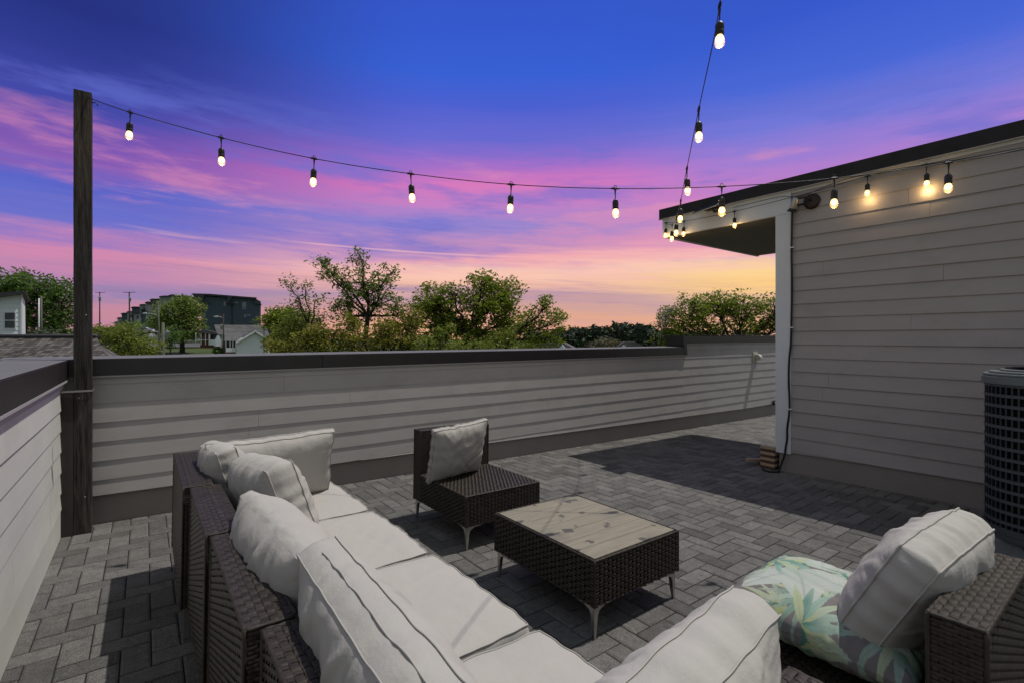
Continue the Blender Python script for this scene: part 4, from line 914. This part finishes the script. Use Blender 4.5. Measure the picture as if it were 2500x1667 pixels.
# stepped row of townhouses
GTn = 'stepped row of townhouses on the left horizon'
rows = [(281, 290, 786, 262, m_tgrey), (287, 298, 776, 245, m_conc), (297, 312, 765, 228, m_teal), (311, 327, 761, 215, m_conc), (322, 342, 750, 205, m_teal), (327, 342, 764, 200, m_conc), (342, 357, 744, 195, m_tgrey), (345, 360, 756, 190, m_teal), (356, 374, 738, 184, m_conc), (368, 390, 731, 178, m_teal), (362, 392, 741, 170, m_conc)]
ords = ['smallest and farthest', 'second from the left', 'third from the left, teal', 'fourth from the left, pale', 'fifth from the left, teal glazed', 'low pale front', 'seventh from the left, grey', 'eighth from the left, dark fronted', 'ninth from the left, pale topped', 'tallest teal topped', 'nearest and widest pale']
for (a, b, top, d, mt), on in zip(rows, ords):
    PL = square(a, d, b, 1.0); t = thing('townhouse', f'{on} townhouse in the stepped row left of the street lamp', 'townhouse', P((a + b) / 2, 850, d), GTn)
    slab('wall', rect(a, top + 2, b, 850), PL, 5, mt, t); slab('roof', [(a - 2.5, top + 1), (a + 3, top - 1), (b + .6, top - .6), (b + .6, top + 1.6), (a - 2.5, top + 2)], PL, 6, m_droof, t, fwd=.8)
    slab('window', rect(a + (b - a) * .45, top + 7, a + (b - a) * .85, top + 14), PL, .2, m_pane2, t, fwd=.08)
    slab('window', rect(a + (b - a) * .12, top + 22, a + (b - a) * .5, top + 30), PL, .2, m_pane2, t, fwd=.08)
# far dark gable right of the apartment block
PL = square(643, 96, 700); t = thing('dark_house', 'dark gabled roof between the apartment block and the trees', 'house', P(665, 860, 94))
slab('roof', [(645, 792), (660, 786), (676, 790), (700, 800), (700, 815), (655, 815)], PL, 8, m_droof, t); slab('wall', rect(650, 815, 700, 860), PL, 8, m_teal, t, fwd=-.3)
# long grey roof house with brick porch
PL = square(478, 84, 660, .99); t = thing('bungalow', 'long grey roofed brick bungalow with white porch posts behind the white gable', 'house', P(540, 870, 86))
mb = MB(); A, B, C_, E = onplane(517, 792, *PL), onplane(646, 793, *PL), onplane(662, 826, *PL), onplane(530, 815, *PL); bk = away(*PL, 3.2)
mb.add([A + bk, B + bk, C_, E - Vector((0, 0, .1)), A + bk * 2 - Vector((0, 0, 2)), B + bk * 2 - Vector((0, 0, 2))], [(0, 3, 2, 1), (0, 1, 5, 4), (0, 4, 3), (1, 2, 5)]); mb.build('roof', m_rgrey, t)
slab('wall', rect(486, 812, 530, 850), PL, 5, m_brick, t, fwd=-1.2); slab('wall', rect(530, 818, 655, 872), PL, 5, m_gsid, t, fwd=-1.2)
slab('porch_roof', [(484, 811), (500, 805), (531, 812), (533, 816), (505, 815)], PL, 2.5, m_rgrey, t, fwd=1.0)
for u in (479, 492, 502.5, 511): slab('porch_post', rect(u, 812, u + (3.5 if u > 508 else 1.6), 842), PL, .25, m_wht, t, fwd=.9)
slab('porch_rail', rect(479, 829, 508, 830.5), PL, .1, m_gsid, t, fwd=.8); slab('porch_rail', rect(512, 829, 531, 842), PL, .1, m_gsid, t, fwd=.8); slab('porch_door', rect(514, 818, 528, 829), PL, .1, m_pane2, t, fwd=-1.1)
# white gable house
PL = square(548, 70, 655, 1.01); t = thing('gable_house', 'small pale blue gable house with white eaves behind the rear parapet', 'house', P(610, 880, 70))
slab('wall', [(577, 833), (622, 808), (646, 822), (646, 878), (577, 878)], PL, 6, m_gsid, t)
off = away(*PL, 1.0)
for (a, b) in (((574.5, 835), (622, 807)), ((622, 807), (656, 829))):
    mb = MB(); A = onplane(*a, *PL) - off * .5; B = onplane(*b, *PL) - off * .5; dz = Vector((0, 0, .16)); mb.hexa([A - dz, B - dz, B - dz + off * 7, A - dz + off * 7, A, B, B + off * 7, A + off * 7]); mb.build('roof', m_rgrey, t)
    mb = MB(); mb.hexa([A - dz * 1.6 - off * .03, B - dz * 1.6 - off * .03, B - dz * 1.6 - off * .0, A - dz * 1.6 - off * .0, A + dz * .2 - off * .03, B + dz * .2 - off * .03, B + dz * .2, A + dz * .2]); mb.build('rake_board', m_wht, t)
mb = MB(); A, B, C_, E = onplane(549, 832, *PL), onplane(577, 832, *PL), onplane(622, 807, *PL), onplane(556, 815, *PL); mb.add([A, B, C_ + off * 3.5, E + off * 3.5], [(0, 1, 2, 3)]); mb.add([A - Vector((0, 0, .1)), B - Vector((0, 0, .1)), C_ + off * 3.5 - Vector((0, 0, .1)), E + off * 3.5 - Vector((0, 0, .1))], [(3, 2, 1, 0)]); mb.build('porch_roof', m_rgrey, t)
slab('porch_wall', rect(551, 833, 577, 878), PL, 3, m_pane2, t, fwd=-1.5)
for u in (551, 561, 568, 575): slab('porch_post', rect(u, 832, u + 1.4, 860), PL, .15, m_wht, t)
slab('porch_rail', rect(551, 849, 576, 859), PL, .08, m_gsid, t); slab('porch_base', rect(551, 860, 577, 882), PL, 2, m_brick, t)
# small white dormer house piece left
slab('side_gable', [(530, 834), (538, 818), (545, 834), (545, 846), (530, 846)], PL, 2, m_gsid, t, fwd=-2)
# pale blue house far left
PL = (-140, 25, 55, 27); t = thing('blue_house', 'pale blue lap sided house with slanted dark roof at the far left edge', 'house', P(20, 850, 26))
slab('wall', [(-140, 742), (0, 723), (52, 719), (53.5, 824), (53.5, 900), (-140, 900)], PL, 7, m_gsid, t)
mb = MB(); off = away(*PL, 1)
for k in range(9):
    v0 = 730 + k * 11; A, B = onplane(-140, v0, *PL), onplane(53, v0, *PL); mb.hexa([A - off * .02, B - off * .02, B + off * .01, A + off * .01, A - off * .004 + Vector((0, 0, .2)), B - off * .004 + Vector((0, 0, .2)), B + off * .01 + Vector((0, 0, .2)), A + off * .01 + Vector((0, 0, .2))])
mb.build('siding', m_gsid, t); slab('corner_board', rect(50.5, 720, 54.5, 840), PL, .2, m_wht, t, fwd=.06)
slab('roof', [(-140, 736), (-10, 717), (64, 712.5), (63, 717), (50, 720.5), (-140, 744)], PL, 8, m_droof, t, fwd=.5)
w1 = slab('window', rect(8.5, 761, 39.5, 804), PL, .2, m_wht, t, fwd=.05)
for vv in ((764, 781), (783.5, 801)):
    mb = MB(); mb.prism([onplane(u, v, *PL) - off * .07 for u, v in rect(12, vv[0], 36.5, vv[1])], off * .05); q = mb.build('pane', m_pane2, w1, recalc=True)
# neighbour shingle roof, right beyond the left parapet
t = thing('shingle_roof_house', 'neighbouring house with mottled brown grey shingle roof beyond the left parapet', 'house', P(120, 1000, 13))
m_sh = M('mottled_shingle', (.085, .075, .07), .95, .2, bump=.4, bscale=60); n = NG(m_sh.node_tree); bs = m_sh.node_tree.nodes['Principled BSDF']
br = n.n('ShaderNodeTexBrick'); tcx = n.n('ShaderNodeTexCoord').outputs['UV']; n.link(tcx, br.inputs['Vector']); br.inputs['Scale'].default_value = 1
for kk, vv in (('Brick Width', .16), ('Row Height', .125), ('Mortar Size', .008), ('Bias', -.1)): br.inputs[kk].default_value = vv
br.inputs['Color1'].default_value = (.055, .048, .045, 1); br.inputs['Color2'].default_value = (.20, .18, .17, 1); br.inputs['Mortar'].default_value = (.03, .028, .027, 1)
wn = n.n('ShaderNodeTexWhiteNoise'); n.link(br.outputs['Color'], bs.inputs['Base Color'])
A, B = P(-500, 823, 15.5), P(237, 823, 13.2); C_, E = P(300, 960, 10.2), P(-700, 960, 12.2); mb = MB(); mb.add([A, B, C_, E], [(3, 2, 1, 0)]); dn = Vector((0, 0, -.15))
back_ = away(-500, 15.5, 237, 13.2, 4); mb.add([A + dn, B + dn, C_ + dn, E + dn, A + back_ - Vector((0, 0, 2.5)), B + back_ - Vector((0, 0, 2.5))], [(0, 1, 2, 3), (0, 4, 5, 1), (1, 5, 2)])
o = mb.build('roof', m_sh, t); uvl = o.data.uv_layers.new(name='UVMap'); ux = (B - A).normalized(); uy = (E - A); uy = (uy - ux * uy.dot(ux)).normalized()
for lp in o.data.loops: q = o.data.vertices[lp.vertex_index].co + t.location - A; uvl.data[lp.index].uv = (q.dot(ux), q.dot(uy))
mb = MB(); mb.tube([A + Vector((0, 0, .02)), B + Vector((0, 0, .02))], .06, 6); mb.build('ridge', m_droof, t)
# far roofs on the right
for i, (poly, d, lb) in enumerate((([(1285, 839), (1375, 837), (1400, 850), (1400, 862), (1280, 862)], 70, 'low grey shingle roof just above the rear parapet left of the far woods'), ([(1508, 845), (1525, 834), (1550, 834), (1580, 848), (1580, 860), (1508, 860)], 120, 'small grey roof in front of the far woods near the parapet step'))):
    PL = (1300, d, 1500, d * .97); t = thing('roof_house', lb, 'house', P((poly[0][0] + poly[1][0]) / 2, 900, d)); slab('roof', poly, PL, 6, m_rgrey, t); cx = poly[1][0]
    slab('gable', [(cx - 12, 852), (cx - 2, 841), (cx + 8, 852)], PL, 1, m_gsid, t, fwd=.8)

# ---- poles, wires, lamp, car
m_pole = M('pole_wood', (.045, .032, .028), .9, var=.3, vscale=3); m_polep = M('pale_pole_wood', (.12, .12, .10), .9, var=.2, vscale=3); m_galv = M('galvanised', (.35, .38, .38), .5, var=.1)
GPo = 'utility poles on the left'
def pole(label, u, v0, d, r, mat, u_b=None, arm=None, tf=None, name='utility_pole', lamp=None, ins=True, vb=None):
    top = P(u, v0, d); bt = P(u_b or u, 860, d); bt.z = gz(bt) if vb is None else P(u, vb, d).z; t = thing(name, label, 'utility pole', bt, GPo)
    mb = MB(); mb.tube([bt, bt.lerp(top, .5), top], [r * 1.2, r * 1.05, r * .85], 10); mb.build('pole', mat, t)
    sx = RT * 1.0
    if arm:
        dz = P(u, arm[2], d).z; a = RT * ((arm[0] - u) / F * d); b = RT * ((arm[1] - u) / F * d); c = Vector((top.x, top.y, dz)); mb = MB(); mb.tube([c + a - Vector((0, 0, .0)), c + b], .075, 6); mb.build('crossarm', m_pole, t)
        for f in (.02, .3, .7, .98):
            q = c + a.lerp(b, f); mb = MB(); mb.lathe(q + Vector((0, 0, .05)), [(0, 0), (.07, 0), (.09, .06), (.05, .12), (.07, .17), (0, .2)], 8); mb.build('insulator', m_galv, t)
    if tf:
        c = P(tf[0], tf[1], d - .3); h = tf[2] / F * d; rr = tf[3] / F * d; mb = MB(); mb.lathe(c, [(0, -h), (rr, -h), (rr, h * .8), (rr * 1.06, h * .85), (rr * .9, h), (0, h * 1.05)], 14); mb.lathe(c + Vector((0, 0, h)), [(rr * .2, 0), (rr * .25, h * .3), (rr * .1, h * .6), (0, h * .62)], 8); mb.build('transformer', m_galv, t)
    if lamp:
        pts = [P(uu, vv, d) for uu, vv in lamp]; mb = MB(); mb.tube(smooth(pts, 2), .05 * d / 60, 6); mb.build('lamp_arm', m_galv, t); q = pts[-1]; hl = RT * (-.35 * d / 60)
        mb = MB(); mb.tube([q - hl * .3, q, q + hl, q + hl * 1.4], [.06 * d / 60, .13 * d / 60, .12 * d / 60, .04 * d / 60], 8); mb.build('lamp_head', m_galv, t)
    return top
pole('far left utility pole with crossarm and small transformer behind the hedge bush', 243.5, 713, 165, .17, m_pole, arm=(232, 256, 715), tf=(243.5, 730, 5, 2.2))
pole('tall red brown utility pole with wide crossarm left of the townhouses', 315.5, 713, 150, .19, m_pole, arm=(301, 330, 714.5), tf=(317, 732, 4.5, 2.4), u_b=317)
pole('short leaning broken pole close to the timber post', 222, 768, 110, .13, m_pole, u_b=219)
pole('slim grey street light pole with a curved arm reaching left', 386, 736, 66, .10, m_polep, u_b=391, lamp=[(386, 772), (378, 768), (368, 766), (357, 766)], name='street_lamp', tf=(382, 757, 3, 1.2))
pole('thick short wooden pole carrying a pale grey transformer', 398, 788, 44, .13, m_polep, tf=(408, 816, 7, 5))
pole('red brown utility pole with curled lamp arm before the white gable house', 545.5, 767, 62, .075, M('red_pole', (.07, .035, .032), .9, var=.2), u_b=547, lamp=[(545, 777), (540, 775), (535, 773), (531, 774)], tf=(541, 799, 5, 2.6))
pole('thin dark pole at the right edge of the white gable house', 644.5, 806, 62, .05, m_pole)
pole('white vent pole beside the big dark tree', 95, 729, 40, .045, m_wht, vb=860); pole('greenish wooden pole beside the big dark tree', 100.5, 725, 42, .085, m_polep, vb=860)
def wire(label, pts, r=.012):
    t = MB(); t.tube(lerp_path([P(*p_) for p_ in pts]), r, 5); tag(t.build('power_line', m_conn), label, 'power line', 'power lines over the gardens')
wire('power line sagging from the street light pole past the dark round tree', [(388, 738, 66), (430, 770, 66), (490, 800, 68), (545, 806, 62)], .02)
wire('upper power line falling right from the red brown pole', [(546, 768, 62), (590, 792, 60), (640, 806, 62), (700, 812, 60)], .016)
wire('pale service line from the thick short pole to the red brown pole', [(399, 793, 44), (440, 804, 50), (490, 808, 56), (545, 810, 62)], .016)
wire('long low power line crossing before the white gable house', [(399, 828, 44), (460, 832, 50), (545, 812, 62), (645, 811, 62)], .014)
wire('thin line from the left of the red brown pole towards the dark round tree', [(546, 768, 62), (520, 771, 64), (470, 772, 68), (400, 765, 66)], .012)
wire('wire slanting down from the timber post side past the pale poles', [(101, 726, 42), (128, 742, 44), (150, 760, 46)], .014)
# road and car
mb = MB(); A = [P(u, 824.5, d) for u, d in ((150, 112), (480, 108), (480, 120), (150, 124))]
for q in A: q.z = gz(q) + .35
rdm = MB(); n_ = 24; vs = []
for i in range(n_ + 1):
    for d in (104, 118): q = P(120 + i * 16, 824.5, d); q.z = gz(q) + .32; vs.append(q)
rdm.add(vs, [(2 * i, 2 * i + 1, 2 * i + 3, 2 * i + 2) for i in range(n_)]); tag(rdm.build('road', m_road), kind='structure')
dC = 108; base = P(357, 824.5, dC); zc = P(357, 815.3, dC).z; X_ = RT; Yc = FW
t = thing('parked_car', 'silver sedan parked on the hillside road above the hedge bush', 'car', (base.x, base.y, zc)); m_car = M('silver_car_paint', (.42, .44, .47), .3, .6, metal=.3); org = Vector((base.x, base.y, zc))
def cp_(x, z): return org + X_ * x + Vector((0, 0, z))
prof = [(-2.1, .32), (-2.15, .75), (-1.9, .98), (-1.25, 1.05), (-.6, 1.42), (.45, 1.44), (1.15, 1.02), (1.9, .85), (2.2, .62), (2.2, .32)]
mb = MB(); mb.prism([cp_(x, z) - Yc * .85 for x, z in prof], Yc * 1.7); mb.build('body', m_car, t, bevel=.08, recalc=True)
mb = MB(); mb.prism([cp_(x, z) - Yc * .87 for x, z in [(-1.1, 1.06), (-.55, 1.36), (.4, 1.38), (.98, 1.04)]], Yc * 1.74); mb.build('window', m_pane2, t, recalc=True)
for x in (-1.3, 1.4):
    for s_ in (-.8, .8): mb = MB(); mb.tube([cp_(x, .32) + Yc * (s_ - .1), cp_(x, .32) + Yc * (s_ + .1)], .33, 16); w_ = mb.build('wheel', m_black, t)
t = MB(); q = P(371, 818, 100); t.box(q + Vector((-.45, -.2, -.35)), q + Vector((.45, .2, .25))); t.box(q + Vector((-.03, -.03, -1.6)), q + Vector((.03, .03, -.35))); tag(t.build('mailbox', m_wht, bevel=.05), 'small white roadside box below the silver car', 'box')
